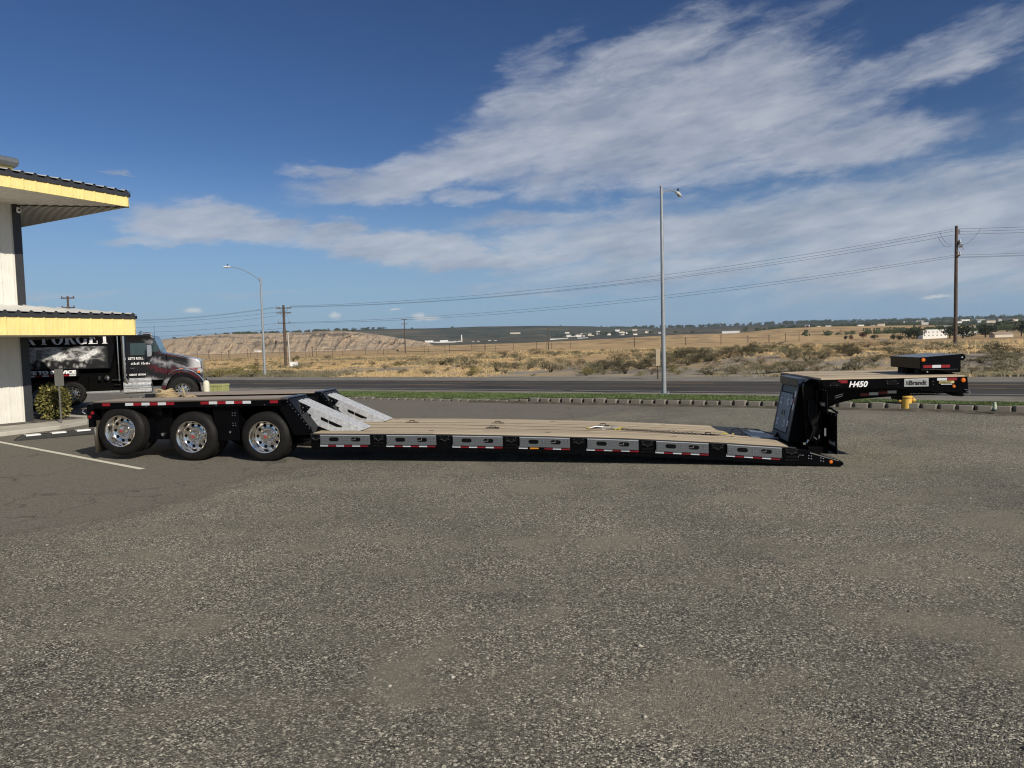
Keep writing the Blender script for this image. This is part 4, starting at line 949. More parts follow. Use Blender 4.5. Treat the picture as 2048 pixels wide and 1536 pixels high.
# ------------------------------------------------------------------ distant buildings and trees
roof_c = [mat('far_roof_grey', (.22, .22, .23), .7), mat('far_roof_tan', (.28, .22, .17), .7), mat('far_roof_white', (.65, .65, .65), .6)]
wall_c = [mat('far_wall_white', (.72, .71, .68), .7), mat('far_wall_cream', (.55, .50, .40), .7), mat('far_wall_grey', (.35, .36, .37), .7)]
win_m = mat('far_window', (.03, .035, .045), .2)
LBL = {'factory': ('white_factory', 'low white packing plant building below the orchard hills', 'factory'), 'stack': ('smoke_stack', 'thin white stack rising above the packing plant', 'chimney'),
       'shed': ('white_shed', 'long low white shed out in the plain', 'shed'), 'house': ('house', 'small distant pale house among trees', 'house'),
       'block': ('white_block', 'white two storey building with a row of small dark windows', 'building'), 'white_tank': ('white_shed', 'rounded white shed at the foot of the bluff', 'shed')}
for i, (k, X, Y, z, w_, h_) in enumerate(BUILDINGS):
    nm, lb, ct = LBL[k]; e = empty(nm, (X, Y, z), rnd.uniform(-.25, .1)); dpt = w_ * .5
    gr = {'factory': 'packing plant buildings far off', 'shed': 'far white sheds', 'house': 'distant houses', 'stack': 'packing plant stacks'}.get(k)
    if k == 'house' and X > 200 and Y < 500: lb = 'pale low house among the trees behind the tall right pole'
    if k == 'house' and X > 600: lb = 'white house on the wooded skyline at right'
    if k == 'house' and X < -300: lb = 'low pale house below the eroded bluff'
    if k == 'house' and X > 600: h_ *= .6; w_ *= .7
    if k == 'shed' and X < 0: lb = 'low white shed at the right foot of the eroded bluff'
    if k == 'shed' and X > 300: lb = 'long white shed on the golden rise'
    tag(e, lb, ct, gr)
    if k == 'stack':
        q = MB(); q.lathe([(w_ * .5, -4), (w_ * .38, h_), (0, h_)], (0, 0, 0), 'z', 10); q.build('shaft', wall_c[0], e, True); continue
    wm = wall_c[0] if k != 'house' or i % 3 else wall_c[1]; hh = h_ * (.95 if k in ('factory', 'shed', 'block') else .68)
    q = MB(); q.box(-w_ / 2, w_ / 2, 0, dpt, -1.5, hh); q.build('wall', wm, e)
    if k in ('block',):
        q = MB(); q.box(-w_ / 2 - .1, w_ / 2 + .1, -.1, dpt + .1, hh, hh + .25); q.build('roof', roof_c[2], e)
        for r in range(2):
            for c_ in range(6):
                x = -w_ / 2 + .9 + c_ * (w_ - 1.8) / 5; zz_ = .55 + r * 1.6; q = MB(); q.box(x - .22, x + .22, -.05, 0.1, zz_, zz_ + .6); q.build('window', win_m, e)
    else:
        rm = roof_c[2] if k in ('factory', 'shed', 'white_tank') else roof_c[i % 2]
        q = MB(); q.prism([(-.25, hh), (dpt + .25, hh), (dpt * .5, max(h_, hh + .12 * dpt * .3))], -w_ / 2 - .3, w_ / 2 + .3, 'x'); q.build('roof', rm, e)
        if k == 'factory':
            for s in (-.28, .15): q = MB(); q.box(w_ * s - w_ * .09, w_ * s + w_ * .09, dpt * .2, dpt * .7, hh, hh * 1.55); q.build('rooftop_unit', wall_c[0], e)
hr = random.Random(5); k = 0
while k < 28:
    az_ = hr.choice([hr.uniform(2, 13), hr.uniform(2, 10), hr.uniform(22, 29), hr.uniform(27, 36)]); R_ = hr.uniform(1450, 1750) if az_ < 15 else hr.uniform(960, 1180)
    e_ = hr.uniform(.42, .85) * (1 if az_ < 15 else .0) + (hr.uniform(.6, .78) if az_ >= 15 else 0)
    X, Y, z = R_ * math.sin(math.radians(az_)), R_ * math.cos(math.radians(az_)), 2.09 + R_ * math.tan(math.radians(e_)); w_ = hr.uniform(6, 14) if az_ < 15 else hr.uniform(4, 9); h_ = hr.uniform(2.0, 3.2) if az_ < 15 else hr.uniform(1.6, 2.4)
    e = empty('house', (X, Y, z), hr.uniform(-.5, .5)); tag(e, 'small pale house scattered in the far town left of the orchard hill end' if az_ < 15 else 'small pale house scattered in the far town on the golden rise', 'house', 'distant houses')
    q = MB(); q.box(-w_ / 2, w_ / 2, 0, w_ * .5, -1.2, h_ * .7); q.build('wall', wall_c[hr.choice((0, 0, 1, 2))], e)
    q = MB(); q.prism([(-.3, h_ * .7), (w_ * .5 + .3, h_ * .7), (w_ * .25, h_)], -w_ / 2 - .3, w_ / 2 + .3, 'x'); q.build('roof', roof_c[hr.randrange(3)], e); k += 1
tree_m = stone_mat('tree_leaves', [(0, (.018, .026, .014)), (.5, (.035, .048, .024)), (1, (.065, .08, .04))])
tree_r = stone_mat('autumn_leaves', [(0, (.06, .02, .015)), (1, (.16, .06, .04))])
def tree(X, Y, z, w_, h_, m_, label, seed, group, n=1500):
    e = empty('tree', (X, Y, z)); tag(e, label, 'tree', group)
    rg = np.random.default_rng(seed); V = []; lob = [(rg.uniform(-.32, .32), rg.uniform(-.3, .3), rg.uniform(.35, .78), rg.uniform(.18, .3)) for _ in range(9)]
    for i in range(n):
        lx, ly, lz, lr = lob[rg.integers(9)]; d = rg.normal(size=3); d /= np.linalg.norm(d)
        c = np.array([(lx + d[0] * lr) * w_, (ly + d[1] * lr) * w_, (lz + d[2] * lr) * h_]); u_ = rg.normal(size=3); u_ /= np.linalg.norm(u_); v_ = np.cross(u_, rg.normal(size=3)); v_ /= np.linalg.norm(v_)
        s = w_ * .032; V += [c - u_ * s, c + u_ * s, c + v_ * s * 1.5]
    fast_mesh('crown', np.array(V), np.arange(n * 3).reshape(-1, 3), m_, e)
    q = MB(); q.tube([(0, 0, -2), (0, 0, h_ * .35), (.04 * w_, 0, h_ * .7)], [w_ * .045, w_ * .035, w_ * .01], 7)
    for a in (0, 2, 4): q.tube([(0, 0, h_ * .3), (.22 * w_ * math.cos(a), .22 * w_ * math.sin(a), h_ * .62)], [w_ * .02, w_ * .006], 5)
    q.build('trunk', wood_pole, e, True)
for i, (X, Y, z, w_, h_) in enumerate(TREES):
    tree(X, Y, z, w_ * 1.1, h_ * 1.12, tree_r if i in (1, 2, 13) else tree_m,
         {1: 'small round rust coloured tree at the end of the far road', 2: 'wider rust coloured tree by the far road', 8: 'dark tree directly behind the tall right pole', 9: 'large dark tree right of the tall pole', 10: 'broad dark tree between the far houses',
          6: 'dark round tree left of the white two storey building', 7: 'larger dark tree against the white two storey building', 13: 'lone reddish tree by the far white sheds', 11: 'dark tree far right behind the low house', 12: 'dark tree at the right edge of the town'}.get(i, 'small dark tree in the gap beside the far road'),
         300 + i, 'trees by the small town at right')
# wooded skylines: belts of trees too far off to count
def belt(name, pts, label, n, hmin, hmax, seed, spread=40):
    rg = np.random.default_rng(seed); V = []
    for i in range(n):
        t = rg.uniform(0, len(pts) - 1.001); a = int(t); f = t - a; p = np.array(pts[a]) * (1 - f) + np.array(pts[a + 1]) * f
        r = 1 + rg.uniform(0, spread) / 1000.; azr = math.radians(p[0]); R = p[2] * r; h = rg.uniform(hmin, hmax) * (.5 + rg.uniform()); wd = h * rg.uniform(.5, 1.0)
        if noise.noise((p[0] * 3.1, seed, 0)) < p[3]: continue
        zb = 2.09 + p[2] * math.tan(math.radians(p[1])) - .5; cx, cy = R * math.sin(azr), R * math.cos(azr)
        for k in range(16):
            c = np.array([cx + rg.normal() * wd * .35, cy + rg.normal() * wd * .3, zb + h * rg.uniform(.15, .8)]); s = h * .22
            a0 = rg.uniform(0, 6.28)
            V += [c + np.array([s * math.cos(a0 + q_ * 2.09) * rg.uniform(.6, 1.1), 0, .8 * s * math.sin(a0 + q_ * 2.09)]) for q_ in range(3)]
    V = np.array(V); tag(fast_mesh(name, V, np.arange(len(V)).reshape(-1, 3), tree_m), label, 'trees', kind='stuff')
belt('skyline_trees', [(-26.5, .78, 1262, .12), (-22, 1.22, 1262, .0), (-19.5, 1.27, 1262, -.35), (-13.5, 1.38, 1262, -.05), (-12.5, 1.35, 1262, .1)], 'dark belt of far trees along the top of the bluff', 900, 2.2, 5, 1)
belt('skyline_trees', [(-15, 1.33, 2405, .3), (-11, 1.44, 2405, .05), (-6, 1.4, 2405, .3), (2.5, 1.4, 2405, .45), (9, 1.02, 2405, .3)], 'scattered far trees along the top of the orchard hills', 500, 5, 11, 2)
belt('skyline_trees', [(4, 1.0, 3000, .0), (9, .97, 3000, -.1), (15, .92, 3000, -.05), (21, .96, 3000, .0), (24, .93, 3000, -.2), (30, .86, 3000, -.4), (37, .83, 3000, -.5), (46, .7, 3000, -.3)], 'dark broken belt of far trees on the right skyline', 2400, 5, 13, 3)
belt('town_trees', [(18, .55, 1320, .1), (24, .66, 1320, -.2), (29, .6, 1320, -.5), (36, .5, 1320, -.5), (44, .4, 1320, -.4)], 'dark mass of far trees among the town houses at right', 2200, 2.5, 6.5, 4, 90)
belt('town_trees', [(22.5, .05, 430, .2), (26, .1, 430, .15), (29, .1, 425, -.1), (32, .1, 420, -.3), (37, .1, 420, -.3)], 'dark trees massed behind the low houses at right', 500, 1.6, 3.4, 5, 90)
belt('town_trees', [(3, .45, 1480, .1), (8, .62, 1480, .0), (12, .6, 1480, .15), (16, .5, 1480, .3)], 'dark far trees dotted among the houses at centre', 1600, 2.5, 5.5, 6, 90)

# ------------------------------------------------------------------ dump truck
TR = empty('dump_truck', (-12.04, 25.9, .14), math.radians(20))
tag(TR, 'black and maroon dump truck with lettered side panels parked behind the building corner', 'truck')
def wrap_mat():
    m = bpy.data.materials.new('maroon_silver_wrap'); m.use_nodes = True; nt = m.node_tree; nt.nodes.clear(); N = NT(nt)
    tc = N.n('ShaderNodeTexCoord').outputs['Object']; x, y, z = N.sep(tc)
    wv = N.noise(tc, 1.5, 4, .6, 1.2)
    v = N.m('ADD', N.m('ADD', z, N.m('MULTIPLY', x, .30)), N.m('MULTIPLY', wv, .75))
    f = N.m('FRACT', N.m('MULTIPLY', v, 1.55))
    c = N.ramp(f, [(0, (.005, .005, .006)), (.22, (.008, .007, .008)), (.3, (.05, .007, .011)), (.5, (.065, .008, .013)), (.56, (.02, .02, .022)), (.68, (.10, .10, .11)), (.8, (.24, .24, .26)), (.9, (.07, .065, .07)), (1, (.005, .005, .006))])
    fold = N.noise(N.mapping(tc, scale=(9, 1, 3), rot=(0, .5, 0)), 1.0, 4)
    c = N.mix(.5, c, N.mix(N.mr(fold, .35, .65), (.35, .35, .35, 1), (1.5, 1.5, 1.5, 1)), 'MULTIPLY')
    tip = N.m('MULTIPLY', N.mr(x, .12, .5, 0, 1, True), N.mr(z, 1.22, 1.34, 0, 1, True))
    c = N.mix(N.m('MULTIPLY', tip, .85), c, N.mix(N.mr(N.m('ADD', z, N.m('MULTIPLY', wv, .2)), 1.44, 1.5), (.22, .02, .04, 1), (.55, .55, .57, 1)))
    rear = N.mr(N.m('ADD', x, N.m('MULTIPLY', wv, .8)), -.9, -.45, 0, 1, True)
    c = N.mix(rear, (.004, .004, .005, 1), c)
    b = N.n('ShaderNodeBsdfPrincipled', i_Base_Color=c, i_Roughness=.22); b.inputs['Coat Weight'].default_value = .4
    o = N.n('ShaderNodeOutputMaterial'); nt.links.new(b.outputs[0], o.inputs[0]); return m
wrap = wrap_mat()
SX = .865
def mural_mat():
    """grey toned cloudy picture panel: pale sky, a burst of white, a dark crowd of rounded shapes below"""
    m = bpy.data.materials.new('grey_mural'); m.use_nodes = True; nt = m.node_tree; nt.nodes.clear(); N = NT(nt)
    tc = N.n('ShaderNodeTexCoord').outputs['Object']; x, y, z = N.sep(tc); x = N.m('DIVIDE', x, SX); v = N.comb(x, z, 0)
    n = N.noise(N.mapping(v, scale=(1.0, 2.2, 1)), 2.2, 7, .65, .8); nf = N.noise(v, 9, 7, .75, .6)
    sky_ = N.ramp(n, [(.38, (.012, .012, .013)), (.48, (.12, .12, .125)), (.55, (.5, .5, .5)), (.64, (.85, .85, .85))])
    left = N.mr(x, -5.0, -4.1, 1, 0, True); c = N.mix(N.m('MULTIPLY', left, .7), N.mix(.45, sky_, (.05, .05, .052, 1)), N.mix(.5, sky_, (.6, .6, .6, 1)))
    for bx, bz, bw, bh in ((-3.55, 1.85, .33, .13), (-3.22, 2.02, .30, .12), (-3.82, 1.70, .16, .08), (-4.55, 2.05, .22, .2), (-4.35, 1.88, .3, .09)):
        q = N.vm('LENGTH', N.mapping(N.vm('ADD', v, N.vm('MULTIPLY', N.vm('SUBTRACT', N.noise(v, 6, 5, .7, col=True), (.5, .5, .5)), (.28, .28, 0))), loc=(bx, bz, 0), rot=(0, 0, .35), scale=(bw, bh, 1), typ='TEXTURE'))
        c = N.mix(N.mr(q, 1.15, .6, 0, 1), c, N.mix(N.mr(nf, .35, .6), (.25, .25, .25, 1), (.85, .85, .84, 1)))
    tw = N.m('MULTIPLY', N.m('LESS_THAN', N.m('ABSOLUTE', N.m('ADD', x, 5.10)), .10), N.m('MULTIPLY', N.m('GREATER_THAN', z, 1.86), N.m('LESS_THAN', z, 2.16)))
    c = N.mix(tw, c, N.mix(N.m('FRACT', N.m('MULTIPLY', z, 22)), (.08, .08, .08, 1), (.3, .3, .3, 1)))
    vo = N.n('ShaderNodeTexVoronoi', i_Vector=N.mapping(v, scale=(5.5, 4.5, 1)), i_Scale=1.0)
    heads = N.mix(N.mr(vo.outputs['Distance'], .12, .5), N.mix(N.sep(vo.outputs['Color'])[0], (.1, .1, .1, 1), (.55, .55, .55, 1)), (.012, .012, .012, 1))
    heads = N.mix(N.mr(nf, .42, .6, 0, .8), heads, (.02, .02, .02, 1))
    low = N.mr(N.m('ADD', z, N.m('MULTIPLY', N.m('SUBTRACT', N.noise(v, 4, 4), .5), .5)), 1.72, 1.86, 1, 0, True); c = N.mix(low, c, heads)
    ed = N.m('MULTIPLY', N.mr(z, 2.24, 2.34, 1, 0, True), N.m('MULTIPLY', N.mr(z, 1.48, 1.56, 0, 1, True), N.mr(x, -3.1, -2.72, 1, 0, True)))
    c = N.mix(ed, (.012, .012, .013, 1), c)
    b = N.n('ShaderNodeBsdfPrincipled', i_Base_Color=c, i_Roughness=.3)
    o = N.n('ShaderNodeOutputMaterial'); nt.links.new(b.outputs[0], o.inputs[0]); return m
q = MB(); q.prism([(-9.2, 1.22), (-3.78, 1.22), (-3.78, 1.45), (-2.62, 1.45), (-2.45, 2.2), (-2.75, 3.1), (-9.2, 3.1)], .0, 2.5, 'y'); box_ = q.build('dump_body', mat('body_black', (.004, .004, .005), .2, spec=.2), TR, bevel=.02)
q = MB(); q.box(-9.1, -2.70, -.012, -.003, 1.48, 2.25); q.build('picture_panel', mural_mat(), box_)
# serif capitals of the side lettering, built from stems, bowls and serifs
def serif_letters(word, x0, zb, hgt, mat_, parent, y=-.014, stepx=None):
    q = MB(); x = x0; cnt = [0]
    def bx(a, b, c, d):
        cnt[0] += 1; e = y - .0006 * (cnt[0] % 7); q.box(x + a * hgt, x + b * hgt, e - .004, y, zb + c * hgt, zb + d * hgt)
    def ring(cx, cz, ro, rz, ri, riz, a0, a1, n=18):
        cnt[0] += 1; e = y - .0006 * (cnt[0] % 7); vs = []
        for i in range(n + 1):
            t = a0 + (a1 - a0) * i / n
            vs += [(x + (cx + ro * math.cos(t)) * hgt, e - .004, zb + (cz + rz * math.sin(t)) * hgt), (x + (cx + ri * math.cos(t)) * hgt, e - .004, zb + (cz + riz * math.sin(t)) * hgt)]
        q.add(vs, [(2 * i, 2 * i + 2, 2 * i + 3, 2 * i + 1) for i in range(n)])
    for ch in word:
        if ch == ' ': x += .42 * hgt; continue
        wd = .92
        if ch in 'FERTPI':
            sx = .40 if ch == 'T' else .12
            bx(sx, sx + .27, 0.06, .94); bx(sx - .1, sx + .37, 0, .06)
            if ch != 'T': bx(.02, sx + .3, .94, 1)
        if ch == 'F' or ch == 'E': bx(.32, .80, .94, 1); bx(.32, .62, .48, .54); bx(.74, .80, .74, .94); bx(.58, .62, .40, .62)
        if ch == 'E': bx(.42, .82, 0, .06); bx(.76, .82, .06, .28)
        if ch == 'T': bx(.02, .98, .94, 1); bx(.02, .08, .72, .94); bx(.92, .98, .72, .94); wd = 1.0
        if ch == 'R':
            ring(.42, .735, .42, .265, .16, .20, -math.pi / 2, math.pi / 2); q.add([(x + a * hgt, y - .0045, zb + c * hgt) for a, c in ((.42, .5), (.66, .5), (.98, .05), (.72, .0))], [(0, 1, 2, 3)]); bx(.72, 1.02, 0, .05); wd = 1.02
        if ch == 'O': ring(.5, .5, .5, .52, .22, .45, 0, 2 * math.pi, 32); wd = 1.06
        if ch == 'G': ring(.5, .5, .5, .52, .22, .45, .62, 1.93 * math.pi, 30); bx(.70, .92, .02, .40); bx(.62, 1.0, .40, .46); bx(.84, .90, .72, .96); wd = 1.06
        x += wd * hgt * (stepx or 1)
    return q.build('side_lettering', mat_, parent)
serif_letters('R FORGET', -5.60, 2.335, .405, mat('silver_lettering', (.68, .68, .69), .35, var=.3, scale=7), box_, stepx=1.0)
text('side_lettering', 'TE TO SERVICE', .15, letter_w, face_y(-5.52, -.006, 1.325), box_, .003, .010, fit=1.66)
for i in range(8):
    q = MB(); q.box(-5.75 + i * .235, -5.75 + (i + 1) * .235, -.008, -.002, 1.235, 1.29); q.build('reflector_tape', tape_r if i % 2 == 0 else tape_w, box_)
# cab
cab_p = [(-2.22, 1.0), (-1.16, .98), (-.62, .98), (-.55, 1.2), (-.60, 1.94), (-.80, 1.98), (-1.02, 2.52), (-1.12, 2.62), (-2.1, 2.66), (-2.22, 2.58)]
q = MB(); q.prism(cab_p, .15, 2.35, 'y'); cab = q.build('cab', wrap, TR, bevel=.035)
q = MB(); q.prism([(-1.90, 1.90), (-1.22, 1.90), (-1.22, 2.18), (-1.36, 2.33), (-1.90, 2.33)], .138, .15, 'y'); q.build('side_window', glass_d, cab)
q = MB(); q.prism([(-2.02, 1.12), (-1.12, 1.12), (-1.12, 2.22), (-1.33, 2.44), (-2.02, 2.44)], .142, .1495, 'y')
dr = q.build('door', wrap, cab, bevel=.004)
q = MB(); q.box(-1.95, -1.78, .12, .142, 1.42, 1.45); q.build('door_handle', chrome, cab)
q = MB(); q.add([(-.785, .28, 1.99), (-.785, 2.22, 1.99), (-1.005, 2.2, 2.5), (-1.005, .3, 2.5)], [(0, 1, 2, 3)]); q.add([(-1.0, .146, 2.46), (-.80, .146, 2.02), (-1.13, .146, 2.0), (-1.13, .146, 2.2)], [(0, 1, 2, 3)]); q.build('windscreen', glass_d, cab)
for b_, s_, x_, z_ in (("LET'S ROLL", .115, -2.0, 1.745), ('USDOT 1517634', .085, -1.98, 1.17)):
    text('door_lettering', b_, s_, letter_w, face_y(x_, .136, z_), cab, .002, .003)
q = MB()
for i in range(13):
    if i != 6: q.box(-1.9 + i * .055, -1.9 + i * .055 + .03, .134, .142, 1.56, 1.56 + .05 + .02 * (i % 3))
q.build('door_pinstripe', mat('silver_lettering', (.6, .6, .6)), cab)
# hood and fender
q = MB(); q.prism([(-.62, .98), (-.30, .62), (.66, .85), (.62, 1.62), (.50, 1.70), (.1, 1.80), (-.62, 1.95)], .38, 2.12, 'y'); hood = q.build('hood', wrap, TR, bevel=.05)
arc = [(.80 * math.cos(t), .55 + .80 * math.sin(t)) for t in [math.pi * (1.03 - i / 16 * 1.05) for i in range(17)]]
inn = [(.64 * math.cos(t), .55 + .66 * math.sin(t)) for t in [math.pi * (-.02 + i / 16 * 1.05) for i in range(17)]]
for f0, f1 in ((.02, .40), (2.1, 2.48)): q = MB(); q.prism(arc + inn, f0, f1, 'y'); q.build('fender', wrap, TR, bevel=.02)
q = MB(); q.tube([(x * 1.0, .0, z) for x, z in arc], .02, 6); q.build('fender_trim', chrome, hood, True)
q = MB(); q.box(.64, .70, .55, 1.95, .75, 1.66); q.build('grille', chrome, hood, bevel=.02)
q = MB(); q.box(.58, .74, .15, 2.35, .50, .78); bump_ = q.build('bumper', chrome, TR, bevel=.04)
q = MB(); q.tube([(.74, .3, .62), (.84, .3, .62), (.86, .3, .52)], .035, 6); q.box(.70, .80, .22, .4, .5, .7); q.build('tow_hook', black_matt, bump_)
q = MB(); q.lathe([(0, 0), (.09, 0), (.11, -.05), (.07, -.12), (0, -.12)], (.60, .14, 1.26), 'y', 16); q.build('headlight', mat('headlight_glass', (.6, .6, .6), .1, metal=.4), hood, True)
q = MB(); q.box(-.07, .06, -.012, .02, 1.345, 1.385); q.box(.52, .62, .0, .03, 1.2, 1.26); q.build('marker_light', orange, hood)
q = MB(); q.tube([(-2.13, -.03, 1.05), (-2.13, -.03, 3.0), (-2.16, -.05, 3.12)], .075, 14); q.tube([(-2.0, .1, .8), (-2.12, -.03, 1.05)], .06, 10); q.build('exhaust_stack', chrome, TR, True)
q = MB(); q.tube([(-2.34, .02, 1.0), (-2.34, .02, 2.95)], .03, 8); q.build('grab_rail', chrome, TR, True)
q = MB(); q.tube([(-2.2, .26, .80), (-1.18, .26, .80)], .28, 24); tk = q.build('fuel_tank', mat('brushed_tank', (.62, .62, .62), .28, metal=.9), TR, True)
q = MB()
for z_, y0_ in ((.58, -.06), (.72, -.02), (.86, .0), (1.02, .04)): q.box(-2.2 if z_ < 1 else -1.98, -1.16, y0_, y0_ + .28, z_, z_ + .055)
q.box(-2.2, -1.16, -.01, .02, .62, .70); q.box(-1.98, -1.16, .03, .05, .93, 1.02)
q.build('cab_step', mat('step_plate', (.6, .6, .6), .35, metal=.8, bump=.3, bscale=150), tk, bevel=.006)
q = MB(); q.prism([(-1.24, 1.84), (-1.10, 1.84), (-1.06, 1.9), (-1.06, 2.2), (-1.12, 2.25), (-1.24, 2.25)], -.20, -.02, 'y'); q.tube([(-1.1, -.1, 2.2), (-1.0, .15, 2.3)], .015, 6); q.build('mirror', chrome, TR, bevel=.02)
q = MB(); q.lathe([(0, 0), (.06, 0), (.06, .04), (.05, .10), (0, .13)], (-1.55, .7, 2.66), 'z', 14); q.tube([(-1.45, .55, 2.68), (-1.1, .55, 2.66)], [.06, .03], 8); q.build('roof_horn', chrome, cab, True)
q = MB(); q.tube([(-.98, .2, 2.45), (-.98, .2, 2.95)], .008, 4); q.build('antenna', black_matt, cab)
q = MB(); q.box(-8.8, -.1, .55, .75, .75, 1.05); q.box(-8.8, -.1, 1.75, 1.95, .75, 1.05); q.box(-3.5, -2.3, .2, .6, .65, 1.2); q.box(-4.4, -2.35, .25, .5, .62, 1.46); q.box(-2.62, -2.30, .3, 2.3, .9, 2.95)
q.box(-9, -.2, .7, 1.8, .95, 1.25); q.build('chassis', under, TR, bevel=.02)
q = MB(); q.lathe([(0, -.02), (.09, 0), (.09, .2), (0, .22)], (-2.80, .08, 1.12), 'y', 14); q.box(-2.6, -2.3, .05, .12, 1.02, 1.07); q.box(-3.1, -3.0, .05, .09, 1.05, 1.2); q.box(-2.55, -2.32, .06, .12, .86, .88); q.build('air_cleaner', chrome, TR, True)
q = MB(); q.box(-3.55, -2.35, .0, .25, .60, .66); q.build('side_step', mat('step_plate'), TR, bevel=.006)

def all_under(o):
    for c in o.children: yield c; yield from all_under(c)
for c in list(all_under(TR)):
    if c.type == 'MESH':
        for v in c.data.vertices:
            if v.co.x < 0: v.co.x *= SX

def truck_wheel(cx, cz, r, rr, wd, y0, side, parent, deep, rim_mat, name='wheel', detail=True, dual=None):
    """side -1: the outer face looks towards -y. tyre, rim and hub of one wheel (with the inner dual when given)"""
    s = side
    def P(l): return [(a, -s * b) for a, b in l]        # along is inwards
    e = bpy.data.objects.new(name, None); COL.objects.link(e); e.parent = parent; e.location = (cx, y0, cz); e.empty_display_size = .2
    prof = [(rr, .02), (rr + .03, .0), (rr + .05, .003), (rr + .10, -.004), (r - .06, .004), (r - .035, .012), (r - .018, .028), (r - .004, .045)]
    gr = []
    m = 5; tw = wd - .09
    for i in range(m):
        a = .045 + tw * i / m; b = .045 + tw * (i + 1) / m; gr += [(r, a + .004), (r, b - .010), (r - .014, b - .008), (r - .014, b - .001)]
    prof += gr + [(r - .004, wd - .045), (r - .02, wd - .025), (r - .06, wd - .004), (rr + .08, wd), (rr, wd - .02), (rr - .01, wd * .5)]
    q = MB(); q.lathe(P(prof), (0, 0, 0), 'y', 56, closed=True)
    q.build('tyre', rubber, e, True)
    if dual:
        q = MB(); q.lathe([(a, b - s * dual) for a, b in P(prof)], (0, 0, 0), 'y', 40, closed=True); q.build('inner_tyre', rubber, e, True)
    q = MB()
    q.lathe(P([(rr + .012, .006), (rr + .004, -.008), (rr - .012, .0), (rr - .02, .03), (rr - .03, .06), (rr - .034, deep - .035), (rr - .055, deep - .008), (rr - .085, deep), (rr * .56, deep - .012), (rr * .5, deep + .004), (.0, deep + .004)]), (0, 0, 0), 'y', 56)
    q.build('rim', rim_mat, e, True)
    q = MB(); q.lathe(P([(.115, deep + .01), (.115, deep - .03), (.10, deep - .045), (.098, deep - .10), (.075, deep - .135), (0, deep - .14)]), (0, 0, 0), 'y', 28)
    for k in range(10):
        t = 2 * math.pi * k / 10 + .3; q.lathe(P([(0, deep - .045), (.014, deep - .045), (.017, deep - .01), (.017, deep)]), (.145 * math.cos(t), 0, .145 * math.sin(t)), 'y', 8)
    q.build('hub', chrome, e, True)
    if detail:
        q = MB()
        for k in range(10):
            t = 2 * math.pi * k / 10; q.lathe(P([(.030, deep - .012), (.0, deep - .0125)]), (rr * .69 * math.cos(t), 0, rr * .69 * math.sin(t)), 'y', 16)
        q.build('hand_hole', black_matt, e)
    return e
truck_wheel(0, .54, .54, .285, .30, 0, -1, TR, .03, chrome)
truck_wheel(-4.42, .54, .54, .285, .28, .02, -1, TR, .17, mat('plain_rim', (.25, .25, .25), .4, metal=.6), dual=.34)
truck_wheel(-5.78, .54, .54, .285, .28, .02, -1, TR, .17, MATS['plain_rim'], dual=.34)
truck_wheel(-3.52, .60, .42, .27, .24, .1, -1, TR, .05, chrome)
truck_wheel(0, .54, .54, .285, .30, 2.5, 1, TR, .03, chrome)
q = MB(); q.lathe([(0, 0), (.54, 0), (.54, .6), (0, .6)], (-4.42, 1.88, .54), 'y', 30); q.lathe([(0, 0), (.54, 0), (.54, .6), (0, .6)], (-5.78, 1.88, .54), 'y', 30); q.build('far_dual', rubber, TR, True)

# ------------------------------------------------------------------ lowboy trailer: x along it (0 = third axle), y across (0 = near side), z up
T = empty('lowboy_trailer', (-4.68, 13.23, 0), -math.radians(6.0))
tag(T, 'long black lowboy trailer with wooden decks, chrome wheels and raised front gooseneck', 'trailer')
ZS = [(.9, .535), (1.1, .53), (3.36, .49), (5, .44), (6.6, .38), (8.4, .275), (9.5, .19), (10.5, .10)]
def zd(s): return float(np.interp(s, [a for a, b in ZS], [b for a, b in ZS]))
def zline(s0, s1, off, n=None, st=.35):
    n = n or max(2, int((s1 - s0) / st) + 1); return [(s0 + (s1 - s0) * i / (n - 1), zd(s0 + (s1 - s0) * i / (n - 1)) + off) for i in range(n)]
def along(mb, s0, s1, o0, o1, y0, y1):
    """bar following the deck line between two height offsets"""
    a = zline(s0, s1, o0); b = zline(s0, s1, o1)
    for (x0, z0), (x1, z1), (_, w0), (_, w1) in zip(a, a[1:], b, b[1:]):
        mb.add([(x0, y0, z0), (x1, y0, z1), (x1, y0, w1), (x0, y0, w0), (x0, y1, z0), (x1, y1, z1), (x1, y1, w1), (x0, y1, w0)],
               [(0, 1, 2, 3), (4, 7, 6, 5), (0, 4, 5, 1), (3, 2, 6, 7)])
    x0, z0 = a[0]; w0 = b[0][1]; x1, z1 = a[-1]; w1 = b[-1][1]
    mb.add([(x0, y0, z0), (x0, y1, z0), (x0, y1, w0), (x0, y0, w0)], [(0, 1, 2, 3)]); mb.add([(x1, y0, z1), (x1, y1, z1), (x1, y1, w1), (x1, y0, w1)], [(0, 1, 2, 3)])

